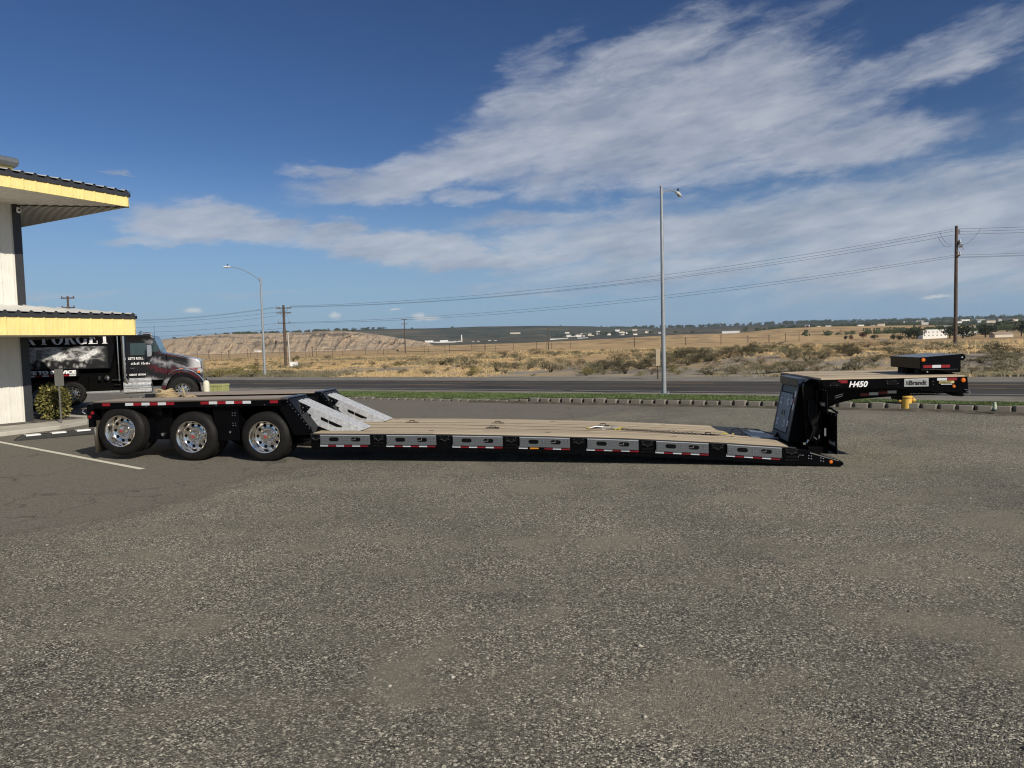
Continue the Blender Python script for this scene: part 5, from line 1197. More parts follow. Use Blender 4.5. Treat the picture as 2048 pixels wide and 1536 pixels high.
# rear section over the axles
q = MB()
q.box(-3.40, .48, .0, .10, 1.05, 1.165); q.box(-3.40, .48, 2.5, 2.6, 1.05, 1.165)
q.box(-3.40, .46, .86, 1.0, .52, 1.14); q.box(-3.40, .46, 1.6, 1.74, .52, 1.14)
for s in (-3.3, -2.15, -.7, .30): q.box(s, s + .1, .10, .86, .9, 1.13); q.box(s, s + .1, 1.74, 2.5, .9, 1.13)
q.box(-2.55, -1.95, .25, .85, .42, 1.04); q.box(-1.02, -.52, .10, .8, .40, 1.04); q.box(.30, .62, .30, .85, .30, 1.0)
q.box(-3.40, .4, 1.0, 1.6, .95, 1.0)
rf = q.build('rear_frame', black, T, bevel=.008)
q = MB(); q.box(-3.42, .46, 1.0, 1.6, 1.01, 1.10); q.build('centre_trough', black_matt, T)
for y0, y1 in ((-.0, .88), (1.72, 2.6)):
    q = MB(); q.add([(-3.38, y0, 1.167), (.50, y0, 1.167), (.50 - .12, y1, 1.167), (-3.38, y1, 1.167), (-3.38, y0, 1.192), (.50, y0, 1.192), (.50 - .12, y1, 1.192), (-3.38, y1, 1.192)],
              [(3, 2, 1, 0), (4, 5, 6, 7), (0, 1, 5, 4), (1, 2, 6, 5), (2, 3, 7, 6), (3, 0, 4, 7)]); q.build('rear_wood_deck', rear_wood, T)
# tail: bumper, light boxes, mud flaps
q = MB(); q.box(-3.52, -3.40, .0, 2.6, .86, 1.15); q.box(-3.50, -3.40, 0.0, .35, .70, .86); q.box(-3.50, -3.4, 2.25, 2.6, .70, .86); tail = q.build('tail_bumper', black, T, bevel=.01)
for y, z in ((-.006, .975), (-.006, .90)):
    q = MB(); q.lathe([(0, -.015), (.030, -.012), (.036, 0)], (-3.40 - (.06 if z < .95 else 0), y, z), 'y', 16); q.build('tail_light', red_l, tail, True)
q = MB(); q.tube([(-3.55, .0, .96), (-3.60, -.01, 1.0), (-3.58, -.01, 1.05)], .012, 6); q.build('hose_coupling', steel, tail)
for y0 in (.04, 1.98):
    q = MB(); n = 7
    vs = []
    for i in range(n):
        for j in (0, 1):
            vs.append((-3.42 + .015 * math.sin(i * 1.2), y0 + .56 * i / (n - 1), .82 if j else .20))
    q.add(vs, [(2 * i, 2 * i + 2, 2 * i + 3, 2 * i + 1) for i in range(n - 1)]); f_ = q.build('mud_flap', flap_m, T, True); so_ = f_.modifiers.new('thick', 'SOLIDIFY'); so_.thickness = .012
# reflective tape
def tape(segs, z0, z1, y=-.004, parent=None, s_off=0.0, fn=None, name='reflector_tape'):
    for a, b, c in segs:
        q = MB()
        if fn: q.add([(a, y, fn(a) + z0), (b, y, fn(b) + z0), (b, y, fn(b) + z1), (a, y, fn(a) + z1)], [(0, 1, 2, 3)])
        else: q.add([(a, y, z0), (b, y, z0), (b, y, z1), (a, y, z1)], [(0, 1, 2, 3)])
        q.v += [(x, yy + .003, z) for x, yy, z in q.v]; q.f += [(3, 2, 1, 0), (0, 1, 5, 4), (1, 2, 6, 5), (2, 3, 7, 6), (3, 0, 4, 7)]; q.f = [tuple(f) for f in q.f]
        q.f.append((4, 5, 6, 7)); q.f.pop(1)
        q.build(name, tape_r if c == 'r' else tape_w, parent or T)
def run(a, pat, L=.157): return [(a + i * L, a + (i + 1) * L - .004, c) for i, c in enumerate(pat)]
tape([(-3.19, -3.03, 'r')] + run(-2.72, 'wrwrwr', .165) + run(-1.205, 'rwrwrw', .166) + [(.155, .315, 'r')], 1.105, 1.157, parent=rf)
q = MB()
for s0, z0 in ((-.61, .90), (-.61, .71)):
    for a in (-.025, .025):
        for b in (-.022, .022): q.lathe([(0, -.010), (.009, -.008), (.010, 0)], (s0 + a, .098, z0 + b), 'y', 6)
for s0 in (-.9, .05, -2.3): 
    q.lathe([(0, -.008), (.008, -.006), (.009, 0)], (s0, -.0, 1.08), 'y', 6)
q.build('bolt', steel, rf)
# plate sloping down to the low deck
for y0, y1 in ((.0, .9), (1.7, 2.6)):
    q = MB(); q.prism([(.48, 1.185), (.36, 1.185), (.36, .98), (.60, .5), (.98, .50), (.93, .62), (.52, 1.17)], y0, y1, 'y'); sl = q.build('front_slope', black, T, bevel=.006)
    q = MB()
    for i in range(9):
        t = i / 8; q.lathe([(0, -.008), (.009, -.006), (.010, 0)], (.50 + .40 * t, y0 - .0, 1.13 - .50 * t), 'y', 6)
    q.build('bolt', steel, sl)
    q = MB(); q.box(.36, .50, y0 + .0, y1, 1.186, 1.205); q.build('deck_edge', mat('navy_edge_plate', (.03, .04, .06), .3, spec=.6), sl, bevel=.004)
# folding ramps
def ramp(y0, w_):
    q = MB(); prof = [(.45, 1.165), (1.82, .545), (1.74, .520), (1.16, .528), (.74, .70), (.80, .84), (.60, .93), (.56, 1.05)]
    q.prism([(s, z) for s, z in prof], y0, y0 + .02, 'y'); q.prism([(s, z) for s, z in prof], y0 + w_ - .02, y0 + w_, 'y')
    q.prism([(.62, .93), (.74, .70), (.80, .72), (.68, .95)], y0 + .02, y0 + w_ - .02, 'y')
    r = q.build('ramp', galv, T, bevel=.003)
    tq = MB(); L = math.hypot(1.37, .62); ux, uz = 1.37 / L, -.62 / L; nx, nz = -uz, ux
    M = Matrix(((ux, 0, nx, .45), (0, 1, 0, y0), (uz, 0, nz, 1.165), (0, 0, 0, 1)))
    nrow = 5
    for k in range(nrow):
        a = w_ * k / nrow; tq.box(0, L, a + .006, a + w_ / nrow - .012, -.008, .004, M)
    for k in range(30):
        for j in range(nrow):
            c = (j + .5) * w_ / nrow; xx = .03 + k * L / 30.6 + (.022 if j % 2 else 0)
            tq.prism([(xx, .004), (xx + .024, .004), (xx + .018, .014), (xx + .006, .014)], c - .03, c + .03, 'y', M)
    tq.build('ramp_tread', mat('galvanised_tread', (.66, .67, .68), .34, metal=.45, var=.3, scale=22), r)
    q = MB(); q.prism([(.99, .80), (1.40, .615), (1.385, .585), (1.33, .58), (.985, .745)], y0 - .003, y0 + .0, 'y'); q.build('slot', black_matt, r)
    q = MB(); q.prism([(.50, 1.13), (.80, .99), (.72, .90), (.50, .985)], y0 - .012, y0 - .001, 'y'); q.prism([(.62, .88), (.80, .93), (.98, .83), (.90, .68), (.78, .62)], y0 + .04, y0 + .06, 'y'); br = q.build('hinge_bracket', black, r)
    q = MB()
    for a, b in ((.56, 1.08), (.64, 1.05), (.72, 1.0), (.74, .965), (.66, .99)): q.lathe([(0, -.008), (.009, -.006), (.010, 0)], (a, y0 - .012, b), 'y', 6)
    if y0 < 1: q.box(.44, .48, y0 - .02, y0 + .02, 1.10, 1.15)
    q.build('bolt', steel, br)
    q = MB(); q.box(1.13, 1.136, y0 - .004, y0, .56, .74); q.prism([(1.30, .60), (1.72, .53), (1.72, .524), (1.30, .592)], y0 - .004, y0, 'y'); q.build('weld_seam', mat('weld_white', (.6, .6, .6), .5), r)
ramp(.36, .50); ramp(1.90, .50)

# low deck
q = MB()
along(q, .92, 9.62, -.03, -.32, .0, .16); along(q, .92, 9.62, -.03, -.32, 2.44, 2.6)
along(q, .92, 9.62, -.05, -.30, .95, 1.07); along(q, .92, 9.62, -.05, -.30, 1.53, 1.65)
s = 1.15
while s < 9.4: q.box(s, s + .07, .16, 2.44, zd(s) - .20, zd(s) - .05); s += .41
lf = q.build('deck_frame', black, T)
for e0, e1 in ((-.006, .012), (2.588, 2.606)): q = MB(); along(q, .92, 9.62, -.026, -.006, e0, e1); q.build('edge_angle', mat('dark_edge_steel', (.045, .045, .05), .4, metal=.3), lf)
for y0, y1, e in ((.014, .89, 9.50), (.985, 1.35, 9.42), (1.45, 1.79, 9.40), (1.885, 2.585, 9.30)):
    q = MB(); along(q, .93, e, -.035, 0.0, y0, y1); q.build('wood_deck', deck_wood, T)
for y0, y1 in ((.893, .982), (1.353, 1.447), (1.793, 1.882)): q = MB(); along(q, .93, 9.35, -.03, -.004, y0, y1); q.build('deck_channel', mat('dark_channel', (.035, .028, .022), .7, var=.4, scale=5), lf)
for s, y in ((4.2, 1.80), (6.35, 1.78), (4.2, .98), (2.4, 1.8), (8.3, .98)):
    q = MB(); q.box(s - .13, s + .13, y - .03, y + .03, zd(s) + .001, zd(s) + .012)
    q.tube([(s - .06, y, zd(s) + .01), (s - .05, y, zd(s) + .04), (s + .05, y, zd(s) + .04), (s + .06, y, zd(s) + .01)], .007, 6); q.build('tie_down', black_matt, lf)
# side steps: grey pressed panels with two slots
def slot_poly(c, z, L, h, n=6):
    r = h / 2; pts = []
    for i in range(n + 1): t = -math.pi / 2 + math.pi * i / n; pts.append((c + L / 2 - r + r * math.cos(t), z + r * math.sin(t)))
    for i in range(n + 1): t = math.pi / 2 + math.pi * i / n; pts.append((c - L / 2 + r + r * math.cos(t), z + r * math.sin(t)))
    return pts
PAN = [(1.11, 2.05), (2.37, 3.29), (3.60, 4.51), (4.82, 5.72), (6.03, 6.93), (7.24, 8.14), (8.46, 9.38)]
for k, (a, b) in enumerate(PAN):
    za, zb = zd(a) - .028, zd(b) - .028; sl_ = (zb - za) / (b - a); f = lambda s: za + sl_ * (s - a)
    q = MB(); q.prism([(a, za), (b, zb), (b, zb - .178), (a, za - .178)], -.035, -.001, 'y'); pnl = q.build('side_panel', grey_panel, T, bevel=.005)
    q = MB(); q.prism([(a, za + .002), (b, zb + .002), (b, zb - .012), (a, za - .012)], -.0375, -.0352, 'y'); q.build('panel_lip', mat('bright_lip', (.45, .47, .5), .3, metal=.3), pnl)
    Lw = b - a
    for c_, sp in ((.28, 0), (.72, 1)):
        s = a + Lw * c_; z = f(s) - .080; M_ = [(u, w + sl_ * (u - s)) for u, w in slot_poly(s, z, .185, .074)]
        q = MB(); q.prism(M_, -.0375, -.0352, 'y'); h_ = q.build('slot', black_matt, pnl)
        if sp:
            q = MB(); q.box(s - .095, s - .005, -.041, -.038, z - .012, z - .001); q.box(s - .016, s - .003, -.041, -.038, z, z + .028); q.build('latch_lever', steel, h_)
    q = MB()
    for c_ in (.06, .50, .94):
        for du in (-.022, .022):
            for dw in (-.020, .020):
                s = a + Lw * c_ + du; q.lathe([(0, -.009), (.0085, -.007), (.0095, 0)], (s, -.036, f(s) - .072 + dw), 'y', 6)
    q.build('bolt', steel, pnl)
    pat = 'wrwrwr'
    z_off = -.245
    if k == 3:
        tape([(a - .02, a + .14, 'w')], z_off, z_off + .048, y=-.006, parent=lf, fn=zd); tape(run(a + .44, 'rwr', .153), z_off, z_off + .048, y=-.006, parent=lf, fn=zd)
        q = MB(); q.box(a + .18, a + .34, -.02, -.001, zd(a + .26) - .245, zd(a + .26) - .205); q.build('amber_marker_light', mat('amber_lens', (.5, .2, .02), .2), lf, bevel=.004)
    else: tape(run(a - .015, pat, .153), z_off, z_off + .048, y=-.006, parent=lf, fn=zd)
# lashing rings and pockets between the panels
gaps = [(.93, 1.11)] + [(PAN[i][1], PAN[i + 1][0]) for i in range(6)] + [(9.38, 9.72)]
for k, (a, b) in enumerate(gaps):
    c = (a + b) / 2; z = zd(c)
    q = MB(); q.box(c - .11, c + .11, -.012, -.001, z - .12, z - .045)
    if k % 2 == 1: q.box(c - .12, c + .12, -.016, -.001, z - .245, z - .215); q.box(c - .10, c + .10, -.010, -.001, z - .2, z - .16)
    pk = q.build('lashing_pocket', black_matt, lf, bevel=.003)
    q = MB(); q.tube([(c + .05 * math.cos(t), -.022, z - .075 + .05 * math.sin(t)) for t in [math.pi * (1 + i / 10) for i in range(11)]], .0065, 6)
    q.build('lashing_ring', mat('dark_ring_steel', (.12, .12, .125), .25, metal=.8), pk, True)
    q = MB()
    for du, dw in ((-.08, -.05), (.08, -.05), (-.07, -.10), (.07, -.10), (0, -.13)): q.lathe([(0, -.005), (.0055, -.004), (.0065, 0)], (c + du, -.012, z + dw), 'y', 6)
    q.build('bolt', steel, pk)
# lug plates bolted through the boards
for s_, y_ in ((1.9, 2.45), (3.1, .45), (5.3, .45), (7.6, .45), (5.3, 2.3), (7.6, 2.3)):
    q = MB(); q.box(s_ - .05, s_ + .05, y_ - .02, y_ + .02, zd(s_) + .0005, zd(s_) + .005); q.build('bolt_plate', mat('rusty_plate', (.10, .06, .04), .7), lf)
# nose of the low deck
for y0, y1 in ((.0, .20), (2.40, 2.6)):
    q = MB(); q.prism([(9.60, .165), (9.85, .105), (10.36, -.06), (10.42, -.10), (10.42, -.14), (10.36, -.175), (10.2, -.17), (9.60, -.125)], y0, y1, 'y'); ns = q.build('nose_rail', black, T, bevel=.01)
    if y0 < 1:
        q = MB(); q.prism([(9.86, .085), (10.34, -.065), (10.34, -.075), (9.86, .068)], -.004, -.001, 'y'); q.tube([(9.66, -.01, .0), (9.67, -.02, .045), (9.75, -.02, .035)], .008, 6)
        for c_, z in ((9.86, .0), (10.06, -.045)):
            for du in (-.022, .022):
                for dw in (-.024, .024): q.lathe([(0, -.010), (.010, -.008), (.011, 0)], (c_ + du, -.001, z + dw - .2 * du), 'y', 6)
        q.build('bolt', steel, ns)
        q = MB(); q.lathe([(0, -.012), (.026, -.010), (.031, 0)], (10.21, -.001, -.085), 'y', 20); q.build('side_marker', orange, ns, True)
q = MB(); q.prism([(9.28, .20), (9.62, .155), (10.38, -.07), (10.38, -.15), (9.28, .0)], .20, 2.40, 'y'); q.build('nose_plate', black, T, bevel=.01)
q = MB(); q.prism([(9.99, .9), (9.99, 1.22), (10.16, 1.22), (10.2, .12), (10.02, .25)], 2.02, 2.12, 'y'); q.build('pivot_plate', black, T, bevel=.008)
q = MB(); q.prism([(9.10, .235), (9.60, .19), (9.60, .180), (9.10, .225)], 1.0, 1.8, 'y'); q.build('centre_plate', slate, T)

# gooseneck
G0 = 0
q = MB()
beam = [(10.12, 1.30), (12.42, 1.33), (12.45, 1.02), (12.3, .985), (11.5, .965), (10.85, .925), (10.58, .86), (10.42, .79), (10.38, .66), (10.37, .45), (10.36, .12), (9.9, .10), (9.75, .18), (9.93, 1.20)]
q.prism(beam, .74, .92, 'y'); q.prism(beam, 1.68, 1.86, 'y')
q.box(10.3, 12.4, .92, 1.68, 1.05, 1.28)
gn = q.build('gooseneck_beam', black, T, bevel=.01)
q = MB()
q.prism([(10.05, 1.33), (12.42, 1.345), (12.44, 1.07), (11.9, 1.10), (11.3, 1.17), (10.5, 1.19), (10.08, 1.20)], -.0, .06, 'y'); q.prism([(10.05, 1.33), (12.42, 1.345), (12.44, 1.07), (11.9, 1.10), (11.3, 1.17), (10.5, 1.19), (10.08, 1.20)], 2.54, 2.6, 'y')
q.box(10.05, 10.10, .06, 2.54, 1.20, 1.335)
for s in (10.5, 10.95, 11.4, 11.85, 12.3): q.box(s, s + .06, .06, 2.54, 1.17, 1.32)
q.box(12.38, 12.44, .06, 2.54, 1.06, 1.34)
fs_ = q.build('platform_frame', black, T, bevel=.006)
q = MB(); q.box(10.055, 12.40, .03, 2.57, 1.336, 1.362); q.build('platform_wood_deck', deck_wood, T)
for y0 in (.9, 1.7): q = MB(); q.box(10.06, 12.39, y0, y0 + .05, 1.3625, 1.364); q.build('deck_channel', MATS['dark_channel'], fs_)
tape([(10.33, 10.48, 'r')], 1.272, 1.322, parent=fs_); tape([(11.935, 12.09, 'w'), (12.095, 12.25, 'r')], 1.285, 1.33, parent=fs_)
q = MB()
for i, c in enumerate('rwrw'):
    a = 10.96 + i * .158; z = .985 + .013 * i
    tape([(a, a + .152, c)], z, z + .05, y=.735, parent=gn)
text('model_lettering', 'H450', .135, letter_w, face_y(10.50, -.003, 1.205), fs_, .002, .004, shear=.25)
q = MB(); q.box(11.40, 11.795, -.012, -.001, 1.19, 1.325); lg = q.build('logo_plate', mat('silver_plate', (.42, .42, .41), .35, metal=.45, var=.05), fs_, bevel=.004)
text('logo_lettering', 'Brandt', .105, letter_k, face_y(11.475, -.0145, 1.222), lg, .001, .004, shear=.05, sx=.98)
q = MB()
for k in range(3): q.prism([(11.43 + k * .018, 1.222), (11.437 + k * .018, 1.222), (11.447 + k * .018, 1.225 + .07 - .0), (11.438 + k * .018, 1.29 - k * .012)], -.016, -.0125, 'y')
q.build('logo_mark', letter_k, lg)
q = MB(); q.box(11.965, 12.205, -.006, -.001, 1.238, 1.278); dp = q.build('dealer_plate', mat('pale_yellow_sticker', (.55, .47, .18), .5), fs_)
text('dealer_lettering', 'PETERSEN-KENT', .030, letter_k, face_y(11.972, -.0075, 1.248), dp, .0008, .001, sx=.86)
q = MB()
for k in range(10): q.box(12.0 + k * .018, 12.012 + k * .018, -.003, -.001, 1.215, 1.228)
q.build('dealer_small_lettering', letter_w, dp)
for s, z, r in ((12.35, 1.285, .040), (12.20, 1.185, .028)):
    q = MB(); q.lathe([(0, -.022), (r * .8, -.018), (r, 0)], (s, -.001, z), 'y', 20); q.build('side_marker', orange, fs_, True)
q = MB()
for s0 in (10.20, 11.12): q.box(s0, s0 + .17, -.010, -.001, 1.225, 1.30)
pk = q.build('stake_pocket', black_matt, fs_, bevel=.003)
q = MB()
for s, z in ((10.2, 1.24), (10.3, 1.235), (11.12, 1.29), (11.13, 1.25), (11.24, 1.30), (11.86, 1.27), (11.87, 1.22), (11.3, 1.25)): q.lathe([(0, -.006), (.006, -.005), (.007, 0)], (s, -.010, z), 'y', 6)
for i in range(12): q.box(11.82 + i * .045, 11.845 + i * .045, .73, .739, 1.005 + .001 * (i % 3), 1.012 + .003 * (i % 2))
for z in (.95, .985): q.prism([(10.52, z), (10.66, z + .045), (10.66, z + .052), (10.52, z + .008)], .730, .739, 'y')
q.build('bolt', steel, fs_)
q = MB(); q.box(11.72, 11.80, 1.0, 1.3, .88, .97); q.tube([(12.2, .3, 1.10), (12.35, .25, 1.03), (12.46, .3, 1.05), (12.40, .35, 1.14)], .035, 8); q.tube([(12.05, .2, 1.12), (12.25, .1, 1.04), (12.44, .2, 1.02)], .03, 8); q.build('air_hose', black_matt, gn, True)
q = MB(); q.tube([(12.40, .0, 1.10), (12.455, .0, 1.075), (12.465, .05, 1.02)], .008, 6); q.tube([(12.36, -.02, 1.13), (12.43, -.02, 1.12), (12.46, -.02, 1.06)], .007, 6); q.build('coupling', steel, gn, True)
# tower at the foot of the gooseneck: tool box door facing the deck
tw = MB()
tilt = lambda z: 9.70 + (z - .18) * .20
yn, yf = .72, 1.84
tw.add([(tilt(.16), yn, .16), (tilt(.16), yf, .16), (tilt(1.16), yf, 1.16), (tilt(1.16), yn, 1.16), (10.2, yn, .16), (10.2, yf, .16), (10.2, yf, 1.30), (10.2, yn, 1.30), (tilt(1.30), yf, 1.30), (tilt(1.30), yn, 1.30)],
       [(0, 1, 2, 3), (4, 7, 6, 5), (0, 4, 5, 1), (3, 2, 8, 9), (9, 8, 6, 7), (0, 3, 9, 7, 4), (1, 5, 6, 8, 2)])
tb_ = tw.build('tool_box', black_matt, T, bevel=.008)
def on_face(y, z, o=0.0): return (tilt(z) - .004 - o, y, z + o * .2)
def plate(mb, y0, y1, z0, z1, o0, o1):
    vs = [on_face(y, z, o) for o in (o0, o1) for y, z in ((y0, z0), (y1, z0), (y1, z1), (y0, z1))]
    mb.add(vs, [(0, 1, 2, 3), (4, 7, 6, 5), (0, 4, 5, 1), (1, 5, 6, 2), (2, 6, 7, 3), (3, 7, 4, 0)])
q = MB(); plate(q, yn + .24, yf - .10, .30, 1.02, -.002, .014); dr = q.build('tool_box_door', slate, T, bevel=.006)
fr_m = mat('grey_frame_paint', (.02, .022, .024), .45)
q = MB(); plate(q, yn, yf, .17, .285, .0, .012); plate(q, yn, yn + .17, .285, 1.16, .0, .012); plate(q, yf - .085, yf, .285, 1.16, .0, .012); plate(q, yn + .17, yf - .085, 1.04, 1.16, .0, -.06); q.build('door_frame', fr_m, tb_)
hw = mat('latch_grey', (.62, .66, .72), .4, metal=.3)
def ring_plate(y, z, w_, h_, t=.021):
    q = MB(); plate(q, y, y + w_, z, z + t, .015, .024); plate(q, y, y + w_, z + h_ - t, z + h_, .015, .024); plate(q, y, y + t, z + t, z + h_ - t, .015, .024); plate(q, y + w_ - t, y + w_, z + t, z + h_ - t, .015, .024); return q
for y, z in ((yf - .30, .80), (yn + .36, .80), (yf - .30, .40), (yn + .36, .40)): ring_plate(y, z, .11, .12).build('hinge', hw, dr)
for z in (.83, .43): ring_plate(yn + .17, z, .07, .10).build('latch', hw, dr)
q = ring_plate(yn + .52, .60, .20, .10, .02); plate(q, yn + .56, yn + .68, .63, .67, .012, .018); q.build('door_handle', mat('handle_dark', (.05, .06, .06), .4), dr)
q = MB(); plate(q, yn + .06, yn + .12, .98, 1.09, .0125, .016); q2 = MB(); plate(q2, yn + .06, yn + .12, .86, .975, .0125, .016); q3 = MB(); plate(q3, yn + .06, yn + .12, .74, .855, .0125, .016)
q.build('reflector_tape', tape_w, tb_); q2.build('reflector_tape', tape_r, tb_); q3.build('reflector_tape', tape_w, tb_)
q = MB(); q.prism([(9.70, .17), (9.60, .17), (9.68, .27)], 1.38, 1.40, 'y'); q.build('gusset', black_matt, tb_)
q = MB(); q.prism([(tilt(1.16) - .02, 1.17), (tilt(1.3) - .06, 1.22), (tilt(1.3) - .06, 1.33), (10.05, 1.33), (10.05, 1.2)], .70, 1.90, 'y'); q.build('tower_cap', mat('navy_cap', (.02, .028, .05), .3), T, bevel=.01)
# pivot plates on the near and far side
for y0 in (.50,):
    pv = [(10.045 + .14 * math.cos(t), 1.20 + .13 * math.sin(t)) for t in [math.pi * i / 10 for i in range(11)]]
    q = MB(); q.prism(pv + [(9.905, .9), (9.95, .25), (10.24, .12), (10.185, .9)], y0, y0 + .10, 'y'); q.build('pivot_plate', black, T, bevel=.008)
# ram, hoses and valves inside
q = MB(); q.tube([(10.10, .45, .15), (10.12, .45, .70)], .06, 14); q.tube([(10.12, .45, .70), (10.14, .45, 1.15)], .035, 12); q.build('lift_ram', black, T, True)
q = MB(); q.lathe([(0, -.02), (.02, -.02), (.022, .02)], (10.04, .38, .44), 'y', 12); q.box(10.18, 10.21, .25, .29, .33, .47); q.tube([(10.04, .36, .30), (10.08, .34, .26), (10.12, .36, .27), (10.13, .36, .34)], .014, 6); q.tube([(9.90, .40, .16), (9.93, .38, .20), (9.95, .38, .25)], .015, 6); q.box(9.86, 9.90, .38, .41, .16, .20); q.build('valve', steel, T, True)
for k in range(5):
    q = MB(); q.tube([(9.98 + k * .03, .42, .95), (9.95 + k * .035, .36, .7), (10.03 + k * .02, .34, .45), (9.97 + k * .05, .4, .22)], .012, 6); q.build('hydraulic_hose', rubber, T, True)
q = MB(); q.box(9.9, 10.25, .25, 2.3, .02, .14); q.build('axle_bar', under, T, bevel=.01)
# hanging flaps with lettering
def fl(x, y0, y1, z0, z1, nm='gooseneck_flap'):
    q = MB(); q.prism([(y0, z0), (y1, z0 - .0), (y1, z1), (y0, z1)], x, x + .012, 'x'); return q.build(nm, black_matt, T, bevel=.002)
dk = mat('flap_lettering', (.50, .49, .48), .6)
for x, y0, y1, z0, z1, ty, tz in ((10.18, .10, .62, .76, 1.18, .50, .86), (10.33, .08, .80, .03, .74, .44, .17)):
    f_ = fl(x, y0, y1, z0, z1)
    M = Matrix.Translation((x - .003, ty, tz)) @ Matrix.Rotation(-math.pi / 2, 4, 'Z') @ Matrix.Rotation(math.pi / 2, 4, 'X')
    text('flap_lettering', 'Brandt', .105, dk, M, f_, .001, .003)
    q = MB(); q.box(x - .004, x - .001, ty + .02, ty + .045, tz, tz + .08); q.build('flap_mark', letter_r, f_)
    q = MB()
    for j in range(4): q.lathe([(0, -.006), (.010, -.004), (.011, 0)], (x - .001, y0 + .06 + j * (y1 - y0 - .12) / 3, z1 - .035), 'x', 6)
    q.build('bolt', hw, f_)
fl(10.18, 2.0, 2.52, .80, 1.18); fl(10.33, 1.85, 2.52, .05, .74)
q = MB(); q.tube([(10.33, .05, .76), (10.36, .45, .80), (10.34, .85, .76)], .02, 6); q.build('flap_bracket', black, T, True)
# raised swivel box on the front of the platform
q = MB(); q.prism([(11.83, 1.47), (11.83, 1.672), (12.50, 1.715), (12.50, 1.40), (12.32, 1.40), (12.10, 1.455)], .38, 1.60, 'y'); bx_ = q.build('front_riser', mat('riser_black', (.003, .003, .004), .2, spec=.12), T, bevel=.008)
q = MB(); q.box(11.88, 12.1, 1.15, 1.40, 1.36, 1.47); q.box(11.86, 11.90, 1.0, 1.05, 1.36, 1.52); q.prism([(11.88, 1.362), (12.5, 1.362), (12.42, 1.40), (12.1, 1.455), (11.88, 1.455)], .55, .72, 'y'); q.box(12.1, 12.5, .8, 1.6, 1.362, 1.41); q.build('riser_support', black_matt, bx_, bevel=.004)
q = MB(); q.lathe([(0, -.02), (.055, -.02), (.06, .0), (.06, .06), (0, .06)], (12.53, .42, 1.66), 'y', 20); q.build('pin_eye', black, bx_, True)
q = MB(); q.lathe([(0, -.022), (.015, -.024), (.017, -.02)], (12.53, .42, 1.66), 'y', 12); q.lathe([(0, 0), (.014, 0), (.014, .02)], (12.02, .535, 1.41), 'y', 12)
for i in range(16): q.box(11.86 + i * .038, 11.88 + i * .038, .376, .379, 1.452 - (.0 if i < 8 else (i - 8) * .0), 1.456)
q.build('pin', steel, bx_)
q = MB(); q.lathe([(0, -.018), (.030, -.014), (.034, 0)], (11.88, .379, 1.628), 'y', 20); q.build('side_marker', orange, bx_, True)
tape(run(11.88, 'rwr', .148), 1.485, 1.535, y=.374, parent=bx_)
# wheels: three axles, duals on both sides, the first axle lifted
for i, (s, zc, zf_) in enumerate(((-2.86, .62, .12), (-1.42, .495, 0), (.02, .47, 0))):
    we = truck_wheel(s, zc, .472, .298, .27, .0, -1, T, .175, chrome, dual=.315)
    q = MB(); q.lathe([(0, .030), (.026, .030), (.030, .036), (.030, .05), (0, .05)], (0, 0, 0), 'y', 20); q.v = [(x, y - .005, z) for x, y, z in q.v]; q.build('hub_cap', mat('red_hub_cap', (.30, .05, .055), .35), we, True)
    q = MB()
    truck_wheel(s, zc, .472, .298, .27, 2.6, 1, T, .175, chrome, dual=.315, detail=False)
    q = MB(); q.cyl((s, .5, zc), (s, 2.1, zc), .065, 16); q.box(s - .06, s + .06, .80, 1.05, zc, 1.0); q.box(s - .06, s + .06, 1.55, 1.8, zc, 1.0)
    q.lathe([(0, 0), (.13, 0), (.15, .04), (.15, .16), (.13, .2), (0, .2)], (s + .30, .75, zc + .10), 'z', 18); q.build('axle', under, T, True)
q = MB(); q.lathe([(0, 0), (.03, .0), (.045, .02), (.045, .05)], (-2.13, .2, .52), 'y', 16); q.build('drain_valve', steel, T, True); q = MB(); q.lathe([(0, 0), (.02, 0), (.03, .02), (.03, .04)], (-.70, .09, .56), 'y', 14); q.build('drain_valve', steel, T, True)

# ------------------------------------------------------------------ loose gear lying on the decks
def w_pt(s, y, z): return T.matrix_basis @ Vector((s, y, z))
def child_space(name, s, y, z, label, cat):
    p = w_pt(s, y, z); e = empty(name, p, -math.radians(6)); return tag(e, label, cat)
ch = child_space('binder_chain', 6.9, 1.05, zd(6.9), 'black chain stretched along the low wooden deck between two hooks', 'chain')
link = MB(); tt = [2 * math.pi * i / 10 for i in range(10)]
q = MB(); L0 = Vector((6.62, 1.10, 0)); L1 = Vector((8.50, .88, 0)); nL = 46
for i in range(nL):
    t = i / (nL - 1); p = L0.lerp(L1, t); z = zd(p.x) - zd(6.9) + .018; yy = p.y - 1.05 + .012 * math.sin(i * .6)
    a = math.pi / 2 * (i % 2)
    ring = [(p.x - 6.9 + .032 * math.cos(u), yy + .016 * math.sin(u) * math.cos(a), z + .016 * math.sin(u) * math.sin(a)) for u in tt]
    q.tube(ring + ring[:1], .0062, 5, cap=False)
q.build('links', mat('chain_black', (.03, .03, .03), .35, metal=.6), ch)
hk = mat('yellow_hook', (.40, .34, .07), .5)
q = MB(); q.tube([(-.34, .06, .03), (-.26, .05, .035), (-.22, .03, .03)], [.018, .022, .012], 8); q.tube([(1.64, -.16, -.045), (1.70, -.17, -.05), (1.75, -.18, -.055)], [.014, .018, .010], 8); q.tube([(1.82, -.17, -.062), (1.86, -.17, -.06)], .014, 8); q.build('hook', hk, ch, True)
q = MB(); q.tube([(1.78, -.18, -.04), (1.84, -.18, .03), (1.93, -.19, .045), (1.99, -.2, .0), (2.0, -.2, -.07)], .012, 6); q.build('loose_end', MATS['chain_black'], ch, True)
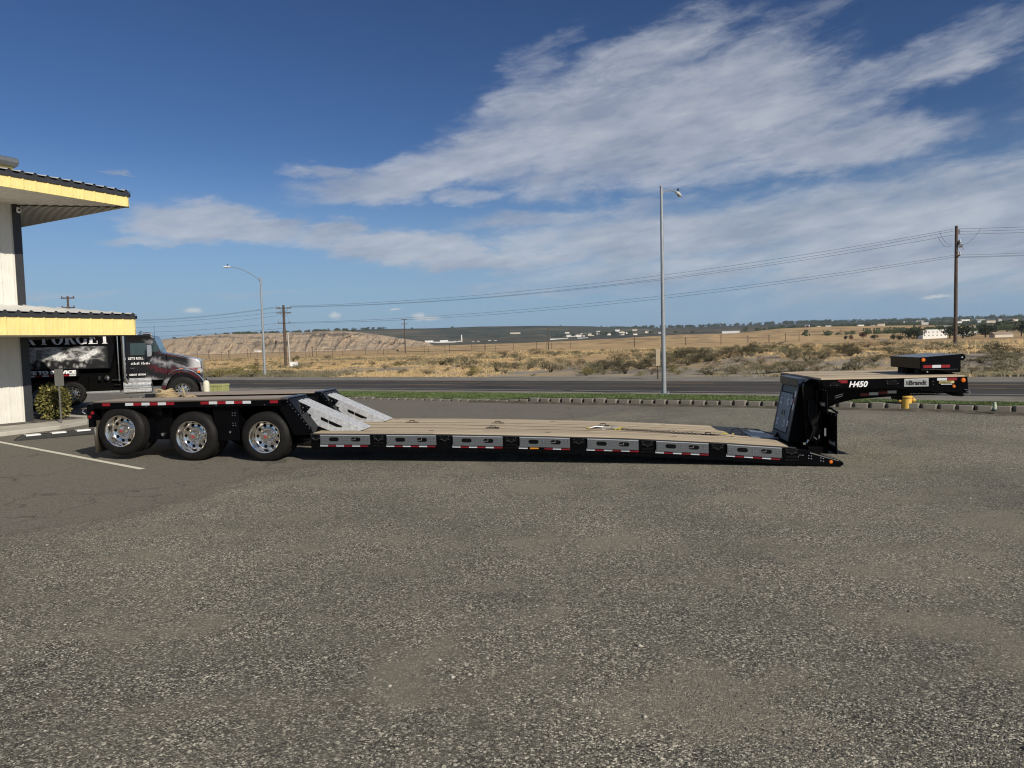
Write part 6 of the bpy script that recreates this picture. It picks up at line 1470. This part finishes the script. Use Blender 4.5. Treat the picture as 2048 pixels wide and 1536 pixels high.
rb = child_space('ratchet_binder', 6.35, 1.14, zd(6.35), 'steel ratchet load binder lying at the left end of the deck chain', 'load binder')
q = MB(); q.tube([(-.22, 0, .03), (.22, 0, .03)], .022, 12); q.lathe([(.0, -.02), (.045, -.02), (.045, .02), (0, .02)], (0, 0, .035), 'y', 16); q.box(.16, .30, -.03, .03, .015, .06); q.build('barrel', mat('worn_steel', (.42, .41, .38), .45, metal=.6, var=.3), rb, True)
q = MB(); q.tube([(0, .0, .05), (-.15, -.06, .07), (-.28, -.10, .04)], [.018, .014, .012], 8); q.build('handle', MATS['worn_steel'], rb, True)
q = MB(); q.tube([(-.22, 0, .03), (-.30, .03, .03), (-.33, .0, .03), (-.30, -.03, .02)], .012, 6); q.tube([(.3, 0, .03), (.36, .03, .03), (.38, 0, .03)], .012, 6); q.build('hook', hk, rb, True)
# bundle of tan straps and a coiled dark hose in the rear trough
st = child_space('strap_bundle', -2.62, 1.28, 1.10, 'tan folded strap bundle piled in the middle of the rear deck', 'straps')
q = MB(); tanm = mat('tan_webbing', (.33, .25, .14), .85, var=.25, scale=20)
for k in range(6):
    pts = [(.28 * math.cos(t + k) * (1 - .1 * k) - .02 * k, .18 * math.sin(t + k), .05 + .03 * k + .03 * math.sin(2 * t + k)) for t in [2 * math.pi * i / 14 for i in range(12)]]
    q.tube(pts, .028, 5)
q.build('webbing', tanm, st, True)
q = MB(); q.tube([(.26, .0, .04), (.36, -.05, .10), (.35, -.04, .20), (.32, -.04, .26)], .022, 6); q.tube([(.3, 0, .05), (.45, .1, .08), (.62, .05, .02)], .03, 6); q.build('loose_end', tanm, st, True)
hs_ = child_space('tie_down_gear', -3.2, 1.3, 1.10, 'dark coiled chain and binder gear left of the tan straps on the rear deck', 'tie-down gear')
q = MB(); q.tube([(-.55 + .1 * i, .1 * math.sin(i * 1.1), .03 + .02 * (i % 2)) for i in range(10)], .03, 6); q.tube([(.05, .0, .09), (.28, .02, .09)], .055, 10); q.build('chain', MATS['chain_black'], hs_, True)
q = MB(); q.tube([(-.05, -.06, .06), (.06, -.08, .09)], .03, 10); q.tube([(-.4, -.05, .07), (-.2, -.1, .08)], .014, 6); q.build('shackle', steel, hs_, True)

# ------------------------------------------------------------------ the air between here and the far hills
hz_m = bpy.data.materials.new('thin_haze'); hz_m.use_nodes = True; nt = hz_m.node_tree; nt.nodes.clear()
pv_ = nt.nodes.new('ShaderNodeVolumePrincipled'); pv_.inputs['Color'].default_value = (.62, .78, 1.0, 1); pv_.inputs['Density'].default_value = .00007; pv_.inputs['Anisotropy'].default_value = .2
ou = nt.nodes.new('ShaderNodeOutputMaterial'); nt.links.new(pv_.outputs[0], ou.inputs['Volume'])
q = MB(); q.box(-7100, 7100, -7100, 7100, -4, 90); hz_o = q.build('haze', hz_m); tag(hz_o, 'thin bluish haze over the far hills', 'haze', kind='stuff')
